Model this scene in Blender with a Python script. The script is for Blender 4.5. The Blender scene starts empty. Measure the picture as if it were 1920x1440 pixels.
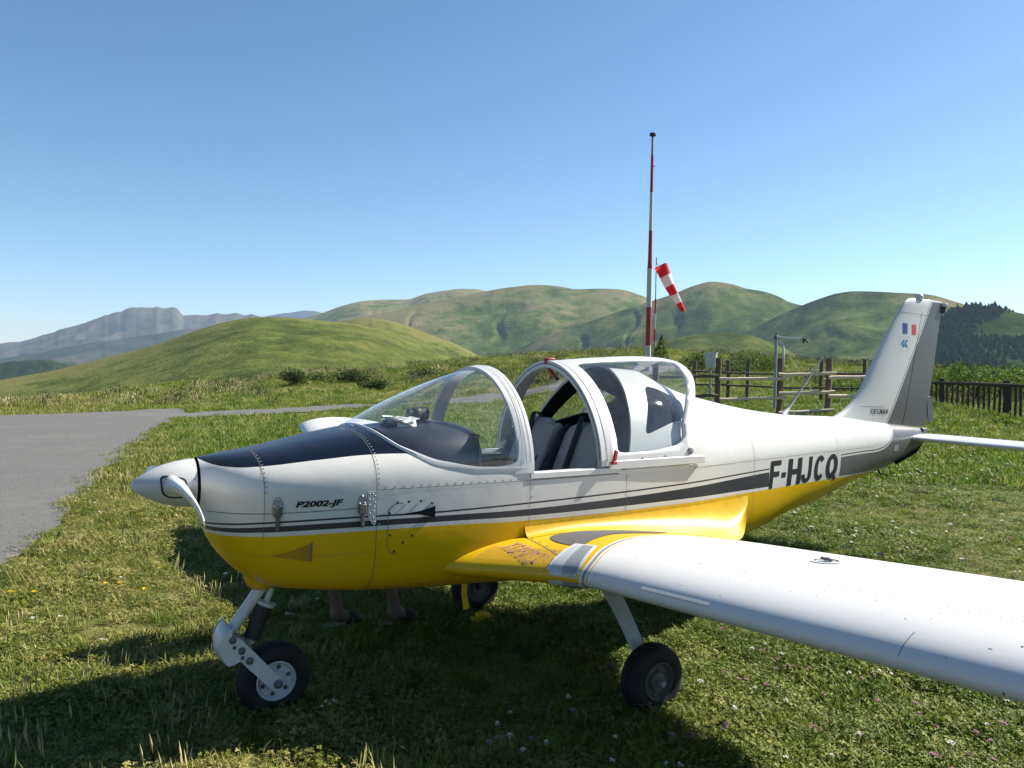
import bpy, bmesh, math, random
import numpy as np
from mathutils import Vector, Matrix, geometry

# ------------------------------------------------------------------ camera, light, exposure
S = bpy.context.scene
COL = S.collection
rad = math.radians
CAM = np.array([-0.3741, -3.8478, 1.7435])
YAW, PITCH, ROLL, FPX = 0.5563, -0.0232, 0.0183, 1445.77      # focal length in pixels of a 1920 wide frame
_cy, _sy = math.cos(YAW), math.sin(YAW)
_cp, _sp = math.cos(PITCH), math.sin(PITCH)
_cr, _sr = math.cos(ROLL), math.sin(ROLL)
_f0 = np.array([_sy, _cy, 0.]); _r0 = np.array([_cy, -_sy, 0.]); _u0 = np.array([0., 0., 1.])
FW = _f0 * _cp + _u0 * _sp; _u = _u0 * _cp - _f0 * _sp
RT = _r0 * _cr + _u * _sr; UP = _u * _cr - _r0 * _sr
cd = bpy.data.cameras.new('camera'); cam = bpy.data.objects.new('camera', cd); COL.objects.link(cam)
cam.matrix_world = Matrix([[RT[0], UP[0], -FW[0], CAM[0]], [RT[1], UP[1], -FW[1], CAM[1]], [RT[2], UP[2], -FW[2], CAM[2]], [0, 0, 0, 1]])
cd.sensor_width = 36; cd.lens = 36 * FPX / 1920; cd.clip_start = 0.05; cd.clip_end = 40000
S.camera = cam

SUN_AZ, SUN_EL = 98.5, 39.4          # azimuth from +Y towards +X
w = bpy.data.worlds.new("World"); S.world = w; w.use_nodes = True
sk = w.node_tree.nodes.new('ShaderNodeTexSky'); sk.sky_type = 'NISHITA'; sk.sun_disc = False
sk.sun_elevation = rad(SUN_EL); sk.sun_rotation = rad(SUN_AZ)
sk.air_density = 1.0; sk.dust_density = 0.7; sk.ozone_density = 2.6; sk.altitude = 1500
hs = w.node_tree.nodes.new('ShaderNodeHueSaturation'); hs.inputs['Saturation'].default_value = 1.13; hs.inputs['Hue'].default_value = .496
w.node_tree.links.new(sk.outputs[0], hs.inputs['Color']); w.node_tree.links.new(hs.outputs[0], w.node_tree.nodes['Background'].inputs[0])
w.node_tree.nodes['Background'].inputs[1].default_value = 0.055
sd = bpy.data.lights.new('sun', 'SUN'); so = bpy.data.objects.new('sun', sd); COL.objects.link(so)
sd.energy = 5.0; sd.angle = rad(0.53); sd.color = (1.0, 0.93, 0.80)
_d = Vector((math.sin(rad(SUN_AZ)) * math.cos(rad(SUN_EL)), math.cos(rad(SUN_AZ)) * math.cos(rad(SUN_EL)), math.sin(rad(SUN_EL))))
so.rotation_euler = _d.to_track_quat('Z', 'Y').to_euler()
S.view_settings.view_transform = 'Standard'; S.view_settings.look = 'None'
S.view_settings.exposure = 1.5; S.view_settings.gamma = 1.0
S.render.engine = 'CYCLES'
S.cycles.use_denoising = True
S.cycles.max_bounces = 8; S.cycles.transparent_max_bounces = 16; S.cycles.volume_bounces = 0
rng = np.random.default_rng(7); random.seed(7)

# ------------------------------------------------------------------ helpers
def ray(px, py): return FW + RT * (px - 960) / FPX - UP * (py - 720) / FPX
def azel(px, py):
    d = ray(px, py); return math.atan2(d[0], d[1]), d[2] / math.hypot(d[0], d[1])
def pol(px, dist):
    """world x, y at a ground distance from the camera's foot, in the direction of an image column"""
    a, _ = azel(px, 700); return CAM[0] + dist * math.sin(a), CAM[1] + dist * math.cos(a)

def pchip(xs, ys):
    xs = np.array(xs, float); ys = np.array(ys, float); h = np.diff(xs); d = np.diff(ys) / h
    m = np.zeros(len(xs)); m[0] = d[0]; m[-1] = d[-1]
    for i in range(1, len(xs) - 1):
        if d[i-1] * d[i] > 0:
            w1 = 2*h[i] + h[i-1]; w2 = h[i] + 2*h[i-1]; m[i] = (w1 + w2) / (w1/d[i-1] + w2/d[i])
    def fn(x):
        x = min(max(x, xs[0]), xs[-1]); i = int(min(max(np.searchsorted(xs, x) - 1, 0), len(h) - 1)); t = (x - xs[i]) / h[i]
        return float((1+2*t)*(1-t)**2*ys[i] + t*(1-t)**2*h[i]*m[i] + t*t*(3-2*t)*ys[i+1] + t*t*(t-1)*h[i]*m[i+1])
    return fn

class MB:
    """collects shapes and links them as ONE mesh object"""
    def __init__(s): s.v = []; s.f = []; s.m = []
    def add(s, vs, fs, mi=0):
        o = len(s.v); s.v += [tuple(map(float, p)) for p in vs]; s.f += [tuple(i + o for i in f) for f in fs]; s.m += [mi] * len(fs); return s
    def grid(s, P, closed_j=False, closed_i=False, mi=0, flip=False):
        """P[i][j] points"""
        n = len(P); k = len(P[0]); vs = [p for r in P for p in r]; fs = []
        for i in range(n if closed_i else n - 1):
            for j in range(k if closed_j else k - 1):
                q = (i*k + j, i*k + (j+1) % k, ((i+1) % n)*k + (j+1) % k, ((i+1) % n)*k + j)
                fs.append(q[::-1] if flip else q)
        return s.add(vs, fs, mi)
    def fan(s, ring, mi=0, flip=False):
        n = len(ring); c = np.mean(np.array(ring), axis=0); vs = list(ring) + [c]
        return s.add(vs, [((i+1) % n, i, n) if flip else (i, (i+1) % n, n) for i in range(n)], mi)
    def tube(s, pts, r, seg=10, mi=0, cap=True, sx=1.0):
        pts = [Vector(p) for p in pts]; n = len(pts); rr = r if hasattr(r, '__len__') else [r] * n
        P = []; prev = None
        for i, p in enumerate(pts):
            t = (pts[min(i+1, n-1)] - pts[max(i-1, 0)]).normalized()
            if prev is None:
                a = Vector((0, 0, 1)) if abs(t.z) < .9 else Vector((1, 0, 0)); u = t.cross(a).normalized()
            else: u = (prev - t * prev.dot(t)).normalized()
            prev = u; vv = t.cross(u)
            P.append([p + (u * math.cos(2*math.pi*k/seg) * sx + vv * math.sin(2*math.pi*k/seg)) * rr[i] for k in range(seg)])
        s.grid(P, closed_j=True, mi=mi)
        if cap: s.fan(P[0], mi, flip=False); s.fan(P[-1], mi, flip=True)
        return s
    def box(s, c, d, rot=None, mi=0):
        R = rot if rot is not None else Matrix.Identity(3)
        vs = [Vector(c) + R @ Vector((sx*d[0]/2, sy*d[1]/2, sz*d[2]/2)) for sx in (-1, 1) for sy in (-1, 1) for sz in (-1, 1)]
        return s.add(vs, [(0,1,3,2), (4,6,7,5), (0,4,5,1), (2,3,7,6), (0,2,6,4), (1,5,7,3)], mi)
    def lathe(s, c, axis, prof, seg=32, mi=0):
        """prof: (radius, along axis)"""
        ax = Vector(axis).normalized(); a = Vector((0, 0, 1)) if abs(ax.z) < .9 else Vector((1, 0, 0)); u = ax.cross(a).normalized(); v = ax.cross(u)
        P = [[Vector(c) + ax*h + (u*math.cos(2*math.pi*k/seg) + v*math.sin(2*math.pi*k/seg))*r for k in range(seg)] for r, h in prof]
        return s.grid(P, closed_j=True, mi=mi)
    def build(s, name, mats, parent=None, smooth=True, bevel=0, solid=0, angle=40, solid_mat=None, off=0, loc=None):
        me = bpy.data.meshes.new(name); me.from_pydata(s.v, [], s.f)
        mats = mats if isinstance(mats, (list, tuple)) else [mats]
        for m in mats: me.materials.append(m)
        me.polygons.foreach_set('material_index', s.m)
        bm = bmesh.new(); bm.from_mesh(me); bmesh.ops.remove_doubles(bm, verts=bm.verts, dist=1e-5)
        bmesh.ops.recalc_face_normals(bm, faces=bm.faces); bm.to_mesh(me); bm.free()
        return finish(name, me, parent, smooth, bevel, solid, angle, solid_mat, off, loc)

def finish(name, me, parent=None, smooth=True, bevel=0, solid=0, angle=40, solid_mat=None, off=0, loc=None):
    o = bpy.data.objects.new(name, me); COL.objects.link(o)
    if loc is not None:
        me.transform(Matrix.Translation(-Vector(loc))); o.location = loc
    L = Vector(loc) if loc is not None else Vector((0, 0, 0)); WT[o.name] = L
    if parent is not None:
        o.parent = parent; o.location = L - WT[parent.name]
    if smooth:
        me.polygons.foreach_set('use_smooth', [True] * len(me.polygons))
        if angle < 180:
            bm = bmesh.new(); bm.from_mesh(me)
            for e in bm.edges:
                if len(e.link_faces) == 2 and e.calc_face_angle(0) > rad(angle): e.smooth = False
            bm.to_mesh(me); bm.free()
    if solid:
        md = o.modifiers.new('thickness', 'SOLIDIFY'); md.thickness = solid; md.offset = off
        if solid_mat is not None: md.material_offset = solid_mat; md.material_offset_rim = 0
    if bevel:
        md = o.modifiers.new('bevel', 'BEVEL'); md.width = bevel; md.segments = 2; md.limit_method = 'ANGLE'
    return o

WT = {}                                # where each object's origin stands in the world
def thing(name, label, cat, loc=(0, 0, 0), group=None):
    o = bpy.data.objects.new(name, None); COL.objects.link(o); o.location = loc; WT[o.name] = Vector(loc); o.empty_display_size = .2
    o['label'] = label; o['category'] = cat
    if group: o['group'] = group
    return o
def tag(o, label, cat, group=None):
    o['label'] = label; o['category'] = cat
    if group: o['group'] = group
    return o

def merge(o, parent):
    """surface pattern (rivets, seams) becomes part of its part's own mesh"""
    a, c = parent.data, o.data; off = len(a.materials)
    for m in c.materials: a.materials.append(m)
    bm = bmesh.new(); bm.from_mesh(a); n = len(bm.faces); bm.from_mesh(c); bm.faces.ensure_lookup_table()
    for f in bm.faces[n:]: f.material_index += off
    bm.to_mesh(a); bm.free(); bpy.data.objects.remove(o); return parent
def inside(p, poly):
    x, y = p; c = False; n = len(poly)
    for i in range(n):
        x1, y1 = poly[i]; x2, y2 = poly[i-1]
        if (y1 > y) != (y2 > y) and x < (x2-x1)*(y-y1)/(y2-y1) + x1: c = not c
    return c
def densify(poly, sx, sy, closed=True):
    out = []
    n = len(poly)
    for i in range(n if closed else n - 1):
        a = poly[i]; b = poly[(i+1) % n]; k = max(1, int(math.ceil(math.hypot((b[0]-a[0])/sx, (b[1]-a[1])/sy))))
        out += [(a[0]+(b[0]-a[0])*t/k, a[1]+(b[1]-a[1])*t/k) for t in range(k)]
    return out
def rounded(poly, r, n=5):
    """round the corners of a polygon; r is a fraction list or a number in its own units"""
    out = []; m = len(poly)
    for i in range(m):
        p = Vector(poly[i]); a = Vector(poly[i-1]); b = Vector(poly[(i+1) % m]); rr = r[i] if hasattr(r, '__len__') else r
        if rr <= 0: out.append(tuple(p)); continue
        da = (a-p); db = (b-p); ra = min(rr, da.length*.48); rb = min(rr, db.length*.48)
        A = p + da.normalized()*ra; B = p + db.normalized()*rb
        for k in range(n+1):
            t = k/n; q = A*(1-t)**2 + p*2*t*(1-t) + B*t*t; out.append((q.x, q.y))
    return out
def panel(mb, outer, holes, sx, sy, fn, mi=0):
    """fill an outline with holes, drawn in a surface's own parameters, and lay it on that surface"""
    loops = [densify(outer, sx, sy)] + [densify(h, sx*.6, sy*.6) for h in holes]
    V = []; E = []
    for L in loops:
        o = len(V); V += L; E += [(o+i, o+(i+1) % len(L)) for i in range(len(L))]
    xs = [p[0] for p in loops[0]]; ys = [p[1] for p in loops[0]]
    edge = np.array(V)
    for gx in np.arange(min(xs)+sx/2, max(xs), sx):
        for gy in np.arange(min(ys)+sy/2, max(ys), sy):
            if inside((gx, gy), loops[0]) and not any(inside((gx, gy), h) for h in loops[1:]):
                if np.min(((edge[:, 0]-gx)/sx)**2 + ((edge[:, 1]-gy)/sy)**2) > .12: V.append((gx, gy))
    r = geometry.delaunay_2d_cdt([Vector(p) for p in V], E, [], 0, 1e-7)
    vv = r[0]; fs = []
    for f in r[2]:
        c = (sum(vv[i][0] for i in f)/len(f), sum(vv[i][1] for i in f)/len(f))
        if inside(c, loops[0]) and not any(inside(c, h) for h in loops[1:]): fs.append(tuple(f))
    mb.add([fn(p[0], p[1]) for p in vv], fs, mi)
    return mb

def vnoise(x, y, seed=0):
    xi = np.floor(x).astype(np.int64); yi = np.floor(y).astype(np.int64); fx = x-xi; fy = y-yi
    fx = fx*fx*fx*(fx*(fx*6-15)+10); fy = fy*fy*fy*(fy*(fy*6-15)+10)
    def h(a, b):
        n = (a*374761393 + b*668265263 + seed*982451653) & 0x7fffffff
        n = ((n ^ (n >> 13))*1274126177) & 0x7fffffff
        return ((n ^ (n >> 16)) & 0xffff)/65535.0
    return (h(xi, yi)*(1-fx)+h(xi+1, yi)*fx)*(1-fy) + (h(xi, yi+1)*(1-fx)+h(xi+1, yi+1)*fx)*fy
def fbm(x, y, oct=4, seed=0, ridged=False):
    s = 0; a = .5; t = 0
    for o in range(oct):
        n = vnoise(x, y, seed+o*17)
        s = s + a*((1-np.abs(2*n-1)) if ridged else n); t += a; x = x*2.03+11.3; y = y*2.03+5.7; a *= .5
    return s/t

# ------------------------------------------------------------------ materials
class N:
    def __init__(s, name):
        s.m = bpy.data.materials.new(name); s.m.use_nodes = True; s.t = s.m.node_tree; s.b = s.t.nodes['Principled BSDF']; s.o = s.t.nodes['Material Output']
    def n(s, typ, **k):
        x = s.t.nodes.new(typ)
        for a, b in k.items(): setattr(x, a, b)
        return x
    def l(s, a, b): s.t.links.new(a, b)
    def val(s, sock, v):
        if hasattr(v, 'is_linked') or hasattr(v, 'links'): s.l(v, sock)
        else: sock.default_value = v
    def math(s, op, a, b=0.0, c=None):
        x = s.n('ShaderNodeMath', operation=op); s.val(x.inputs[0], a); s.val(x.inputs[1], b)
        if c is not None: s.val(x.inputs[2], c)
        return x.outputs[0]
    def mix(s, f, a, b):
        x = s.n('ShaderNodeMix', data_type='RGBA'); s.val(x.inputs[0], f); s.val(x.inputs[6], a if not isinstance(a, tuple) else (*a, 1)); s.val(x.inputs[7], b if not isinstance(b, tuple) else (*b, 1)); return x.outputs[2]
    def noise(s, vec, scale, detail=3, rough=.55, col=False):
        x = s.n('ShaderNodeTexNoise'); s.l(vec, x.inputs['Vector']); x.inputs['Scale'].default_value = scale; x.inputs['Detail'].default_value = detail; x.inputs['Roughness'].default_value = rough
        return x.outputs[1 if col else 0]
    def ramp(s, f, pts, interp='LINEAR'):
        x = s.n('ShaderNodeValToRGB'); x.color_ramp.interpolation = interp; s.l(f, x.inputs[0]); e = x.color_ramp.elements
        while len(e) < len(pts): e.new(.5)
        for i, (p, c) in enumerate(pts): e[i].position = p; e[i].color = (*c, 1) if len(c) == 3 else c
        return x.outputs[0]
    def rng(s, f, a, b, c=0., d=1.):
        x = s.n('ShaderNodeMapRange'); s.l(f, x.inputs[0]); x.inputs[1].default_value = a; x.inputs[2].default_value = b; x.inputs[3].default_value = c; x.inputs[4].default_value = d; return x.outputs[0]
    def curve(s, x, pts, lo, hi):
        """a drawn line: value of a curve through (x, value) points"""
        x0, x1 = pts[0][0], pts[-1][0]
        f = s.rng(x, x0, x1); c = s.n('ShaderNodeFloatCurve'); s.l(f, c.inputs[1]); cu = c.mapping.curves[0]
        P = [((a-x0)/(x1-x0), (b-lo)/(hi-lo)) for a, b in pts]
        cu.points[0].location = P[0]; cu.points[1].location = P[-1]
        for p in P[1:-1]: cu.points.new(*p)
        c.mapping.update(); r = s.rng(c.outputs[0], 0, 1, lo, hi); return r
    def bump(s, h, strength=.3, dist=.01):
        x = s.n('ShaderNodeBump'); s.l(h, x.inputs['Height']); x.inputs['Strength'].default_value = strength; x.inputs['Distance'].default_value = dist; s.l(x.outputs[0], s.b.inputs['Normal'])
def world_pos(q): return q.n('ShaderNodeNewGeometry').outputs['Position']
def plain(name, col, rough=.5, metal=0, var=.12, scale=14, spec=.5, coat=0):
    q = N(name); p = world_pos(q); n = q.noise(p, scale, 4)
    c = q.mix(q.rng(n, .3, .7), tuple(x*(1-var) for x in col), tuple(min(1, x*(1+var)) for x in col))
    q.l(c, q.b.inputs['Base Color']); q.b.inputs['Roughness'].default_value = rough; q.b.inputs['Metallic'].default_value = metal; q.b.inputs['Specular IOR Level'].default_value = spec
    if coat: q.b.inputs['Coat Weight'].default_value = coat; q.b.inputs['Coat Roughness'].default_value = .08
    return q.m
WHITE = (.455, .455, .445); YEL = (.50, .305, .0015); SLATE = (.026, .029, .038); NAVY = (.004, .006, .014)
def and_(q, a, b): return q.math('MULTIPLY', a, b)
def lt(q, a, b): return q.math('LESS_THAN', a, b)
def gt(q, a, b): return q.math('GREATER_THAN', a, b)
def dirty(q, c, p, amt=.10):
    n = q.noise(p, 2.2, 5, .65); n2 = q.noise(p, 60, 3, .6)
    c = q.mix(q.rng(n, .45, .8, 0, amt), c, (.33, .29, .22))
    return q.mix(q.rng(n2, .66, .74, 0, amt*1.6), c, (.2, .17, .13))
ZY = [(.28, .940), (.40, .953), (.56, .961), (.82, .968), (1.3, .966), (1.76, .952), (2.9, .949), (3.8, .953), (4.8, .950), (6.2, .94)]
TB = [(.28, .957), (.40, .970), (.56, .981), (.82, .988), (1.3, .985), (1.76, .976), (2.9, .976), (3.8, .971), (6.2, .965)]
TT = [(.28, .975), (.40, .992), (.56, 1.007), (.82, 1.015), (1.3, 1.014), (1.76, 1.010), (2.43, 1.023), (3.1, 1.044), (3.8, 1.068), (6.2, 1.12)]
TH = [(.28, .990), (.40, 1.010), (.56, 1.025), (.82, 1.034), (1.3, 1.033), (1.76, 1.040), (2.43, 1.054), (3.1, 1.071), (3.8, 1.089), (6.2, 1.14)]
NB = [(.28, 1.287), (.335, 1.266), (.40, 1.260), (.5, 1.266), (.75, 1.295), (.99, 1.315), (1.2, 1.313)]
GT = [(4.7, 1.106), (5.1, 1.114), (5.38, 1.121), (5.48, 1.142), (5.56, 1.185), (5.63, 1.25), (5.70, 1.325), (6.2, 1.5)]
def body_paint():
    q = N('fuselage_paint'); tc = q.n('ShaderNodeTexCoord'); se = q.n('ShaderNodeSeparateXYZ'); p = world_pos(q); q.l(p, se.inputs[0]); x, y, z = se.outputs
    c = q.mix(0., WHITE, WHITE)
    aft = gt(q, x, 4.765); mid = lt(q, x, 3.80)
    th = q.curve(x, TH, .9, 1.4); d = q.math('ABSOLUTE', q.math('SUBTRACT', z, th))
    c = q.mix(and_(q, lt(q, d, .0045), mid), c, SLATE)
    c = q.mix(and_(q, and_(q, gt(q, z, q.curve(x, TB, .9, 1.4)), lt(q, z, q.curve(x, TT, .9, 1.4))), mid), c, SLATE)
    gtp = q.curve(x, GT, .9, 1.6); GREY = (.085, .088, .096)
    c = q.mix(and_(q, and_(q, gt(q, z, q.math('ADD', q.curve(x, ZY, .9, 1.4), .012)), lt(q, z, gtp)), aft), c, GREY)
    d2 = q.math('SUBTRACT', z, gtp)
    c = q.mix(and_(q, and_(q, gt(q, d2, .012), lt(q, d2, .022)), aft), c, GREY)
    nav = and_(q, gt(q, z, q.curve(x, NB, .9, 1.4)), lt(q, x, 1.19))
    c = q.mix(nav, c, NAVY)
    c = q.mix(lt(q, z, q.curve(x, ZY, .9, 1.4)), c, YEL)
    c = dirty(q, c, p, .06)
    q.l(c, q.b.inputs['Base Color']); q.b.inputs['Roughness'].default_value = .30
    q.b.inputs['Coat Weight'].default_value = .03; q.b.inputs['Coat Roughness'].default_value = .10; q.b.inputs['Specular IOR Level'].default_value = .24
    q.bump(q.noise(p, 4.5, 3), .07, .05)
    return q.m
YB = [(1.3, 1.10), (1.60, 1.06), (1.80, 1.01), (2.0, .92), (2.27, .855), (2.45, .845), (2.64, .86), (2.95, 1.0), (3.25, 1.22)]
def wing_paint():
    q = N('wing_paint'); se = q.n('ShaderNodeSeparateXYZ'); p = world_pos(q); q.l(p, se.inputs[0]); x, y, z = se.outputs
    ay = q.math('ABSOLUTE', y); yb = q.curve(x, YB, .6, 1.4); d = q.math('SUBTRACT', ay, yb)
    c = q.mix(0., (.52, .525, .53), WHITE)
    c = q.mix(and_(q, gt(q, d, .042), lt(q, d, .050)), c, YEL)
    c = q.mix(and_(q, gt(q, d, .012), lt(q, d, .030)), c, (.2, .2, .19))
    c = q.mix(lt(q, d, 0.), c, YEL)
    bugs = q.noise(p, 45, 2, .5); q2 = q.noise(p, 1.7, 3)
    le = lt(q, x, 2.1)
    c = q.mix(and_(q, gt(q, bugs, .735), le), c, (.12, .10, .08))
    c = dirty(q, c, p, .05)
    q.l(c, q.b.inputs['Base Color']); q.b.inputs['Roughness'].default_value = .42; q.b.inputs['Specular IOR Level'].default_value = .35
    q.b.inputs['Coat Weight'].default_value = .06; q.b.inputs['Coat Roughness'].default_value = .15
    return q.m
def fin_paint():
    q = N('fin_paint'); se = q.n('ShaderNodeSeparateXYZ'); p = world_pos(q); q.l(p, se.inputs[0]); x, y, z = se.outputs
    # grey from a slanting line aft: x = a + b z
    d = q.math('SUBTRACT', x, q.math('MULTIPLY_ADD', z, .6286, 4.842))
    c = q.mix(0., WHITE, WHITE); G = (.050, .053, .060)
    c = q.mix(gt(q, d, .02), c, G); c = q.mix(and_(q, gt(q, d, -.006), lt(q, d, .004)), c, G)
    c = q.mix(gt(q, z, 2.375), c, WHITE); c = dirty(q, c, p, .08)
    q.l(c, q.b.inputs['Base Color']); q.b.inputs['Roughness'].default_value = .35
    return q.m
def glass(name, tint=(.93, .95, .95), dust=.05, gloss=1.0):
    q = N(name); t = q.t; tr = q.n('ShaderNodeBsdfTransparent'); tr.inputs[0].default_value = (*tint, 1)
    gl = q.n('ShaderNodeBsdfGlossy'); gl.inputs['Roughness'].default_value = .03; gl.inputs[0].default_value = (.95, .97, 1, 1)
    df = q.n('ShaderNodeBsdfDiffuse'); df.inputs[0].default_value = (.7, .72, .72, 1)
    gg = q.n('ShaderNodeNewGeometry'); vm = q.n('ShaderNodeVectorMath', operation='DOT_PRODUCT'); q.l(gg.outputs['Normal'], vm.inputs[0]); q.l(gg.outputs['Incoming'], vm.inputs[1])
    fr = q.math('MULTIPLY_ADD', q.math('POWER', q.math('SUBTRACT', 1., q.math('ABSOLUTE', vm.outputs['Value'])), 5.), .92, .045)
    m1 = q.n('ShaderNodeMixShader'); m2 = q.n('ShaderNodeMixShader')
    p = world_pos(q); d = q.rng(q.noise(p, 7, 5, .7), .35, .8, dust*.3, dust*2.2)
    q.l(d, m1.inputs[0]); q.l(tr.outputs[0], m1.inputs[1]); q.l(df.outputs[0], m1.inputs[2])
    q.l(q.math('MULTIPLY', fr, gloss), m2.inputs[0]); q.l(m1.outputs[0], m2.inputs[1]); q.l(gl.outputs[0], m2.inputs[2])
    q.l(m2.outputs[0], q.o.inputs[0]); q.m.surface_render_method = 'BLENDED' if hasattr(q.m, 'surface_render_method') else None
    return q.m
def wood(name, col):
    q = N(name); p = q.n('ShaderNodeTexCoord').outputs['Object']; mp = q.n('ShaderNodeMapping'); q.l(p, mp.inputs[0]); mp.inputs['Scale'].default_value = (6, 6, 1.2)
    n = q.noise(mp.outputs[0], 5, 6, .7); c = q.ramp(n, [(.25, tuple(x*.55 for x in col)), (.55, col), (.8, tuple(min(1, x*1.35) for x in col))])
    q.l(c, q.b.inputs['Base Color']); q.b.inputs['Roughness'].default_value = .85; q.b.inputs['Specular IOR Level'].default_value = .2; q.bump(n, .5, .02); return q.m

M = {}
M['body'] = body_paint(); M['wing'] = wing_paint(); M['fin'] = fin_paint()
M['white'] = plain('white_paint', (.46, .465, .47), .32, var=.05, scale=6, coat=.2)
M['offwhite'] = plain('worn_white_paint', (.40, .41, .40), .45, var=.1)
M['yellow'] = plain('yellow_paint', YEL, .42, var=.08, coat=.04, spec=.35)
M['black'] = plain('black_plastic', (.012, .012, .014), .5)
M['navyvinyl'] = plain('dark_vinyl', (.016, .019, .032), .42, var=.25, scale=9)
M['lining'] = plain('black_lining', (.010, .010, .012), .8, spec=.2)
M['rubber'] = plain('tyre_rubber', (.014, .014, .015), .75, var=.3, spec=.25)
M['metal'] = plain('grey_metal', (.22, .22, .23), .55, .35)
M['darkmetal'] = plain('dark_metal', (.09, .09, .09), .45, .6)
M['seam'] = plain('seam_sealant', (.10, .10, .11), .7, spec=.2)
M['ink'] = plain('black_lettering', (.006, .006, .009), .6, var=.1, spec=.2)
M['greyink'] = plain('grey_lettering', (.30, .31, .31), .4)
M['slate'] = plain('slate_walkway', (.055, .055, .062), .8, var=.25, scale=60)
M['red'] = plain('red_paint', (.27, .012, .016), .45)
M['beige'] = plain('beige_leather', (.33, .285, .24), .6, var=.1, scale=20)
M['strap'] = plain('black_webbing', (.012, .012, .015), .8)
M['glass'] = glass('clear_acrylic', (.93, .95, .95), .03)
M['canopyglass'] = glass('canopy_acrylic', (.88, .91, .92), .02)
M['lens'] = glass('lens_plastic', (.8, .86, .9), .08)
M['lampin'] = plain('lamp_housing', (.45, .48, .5), .35, .4)
M['blueink'] = plain('blue_emblem', (.012, .10, .32), .4, var=.03)
M['flagblue'] = plain('flag_blue', (.008, .02, .20), .4, var=.03)
M['flagred'] = plain('flag_red', (.42, .012, .03), .4, var=.03)
M['post'] = wood('weathered_post_wood', (.125, .095, .075)); M['rail'] = wood('pale_rail_wood', (.66, .54, .40)); M['dkwood'] = wood('dark_picket_wood', (.060, .042, .034))
M['galv'] = plain('galvanised_steel', (.24, .25, .26), .6, .2)

# ------------------------------------------------------------------ airframe surfaces
W_ = pchip([.28,.31,.35,.42,.55,.75,.985,1.3,1.8,2.3,2.9,3.5,4.4,5.2,5.8,6.2], [.125,.16,.22,.30,.385,.45,.49,.52,.545,.55,.53,.45,.315,.205,.13,.07])
ZT_ = pchip([.28,.40,.566,.87,1.13,1.5,2.0,2.5,2.83,3.05,3.27,3.5,4.03,4.5,5.01,5.6,5.96,6.2], [1.289,1.305,1.326,1.384,1.425,1.45,1.5,1.77,1.755,1.675,1.60,1.55,1.459,1.412,1.39,1.335,1.30,1.275])
ZB_ = pchip([.28,.31,.34,.40,.50,.60,.75,1.0,1.5,2.0,2.6,3.2,3.8,4.2,4.65,5.2,5.7,6.08,6.2], [1.04,.95,.885,.80,.71,.665,.645,.62,.59,.565,.56,.565,.62,.70,.76,.875,.96,1.06,1.10])
ZM_ = pchip([.28,.4,.985,1.8,3.5,4.5,5.5,6.2], [1.165,1.15,1.15,1.16,1.16,1.16,1.17,1.19])
NB_ = pchip([.28,.4,.985,1.8,3.2,4.4,5.5,6.2], [2.0,2.4,4.0,4.5,4.5,3.2,2.4,2.2])
NT_ = pchip([.28,.4,.985,1.5,2.4,3.2,4.4,6.2], [2.0,2.2,2.6,2.3,1.8,1.8,2.0,2.0])
def P_top(x, a, off=0.):
    """upper skin; a = 0 near side .. pi far side"""
    n = NT_(x); c, s = math.cos(a), max(0., math.sin(a)); wv = W_(x)+off; h = ZT_(x)-ZM_(x)+off
    return (x, -math.copysign(abs(c)**(2/n), c)*wv, ZM_(x) + s**(2/n)*h)
def P_bot(x, a, off=0.):
    n = NB_(x); c, s = math.cos(a), max(0., math.sin(a)); wv = W_(x)+off; h = ZM_(x)-ZB_(x)+off
    return (x, -math.copysign(abs(c)**(2/n), c)*wv, ZM_(x) - s**(2/n)*h)
def a_of(x, z):
    t = min(1., max(0., (z-ZM_(x))/(ZT_(x)-ZM_(x)))); return math.asin(t**(NT_(x)/2))
def ys(x, z, off=0.):
    """half width of the fuselage skin at a height"""
    wv, zm = W_(x), ZM_(x)
    if z >= zm: t = (z-zm)/(ZT_(x)-zm); n = NT_(x)
    else: t = (zm-z)/(zm-ZB_(x)); n = NB_(x)
    return (wv*(1-t**n)**(1/n) if t < 1 else 0.) + off
def side(x, z, off=.002): return (x, -ys(x, z)-off, z)

# ------------------------------------------------------------------ the aeroplane
plane = thing('airplane', 'small white and yellow low wing propeller plane parked on grass with its canopy slid open', 'airplane', (2.0, 0, 0))
ZF = .004
def xf_deck(a): return 2.43 + .38*max(0., ZT_(2.5)-1.2)*max(0., math.sin(a))**1.1      # raked front edge of the rear deck
def base_z(x): return BASE(x)
BASE = pchip([1.06,1.08,1.101,1.173,1.277,1.397,1.487,1.686,1.81], [1.42,1.385,1.358,1.313,1.259,1.228,1.213,1.206,1.20])
def lin(a, b, n): return [a+(b-a)*i/(n-1) for i in range(n)]
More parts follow.
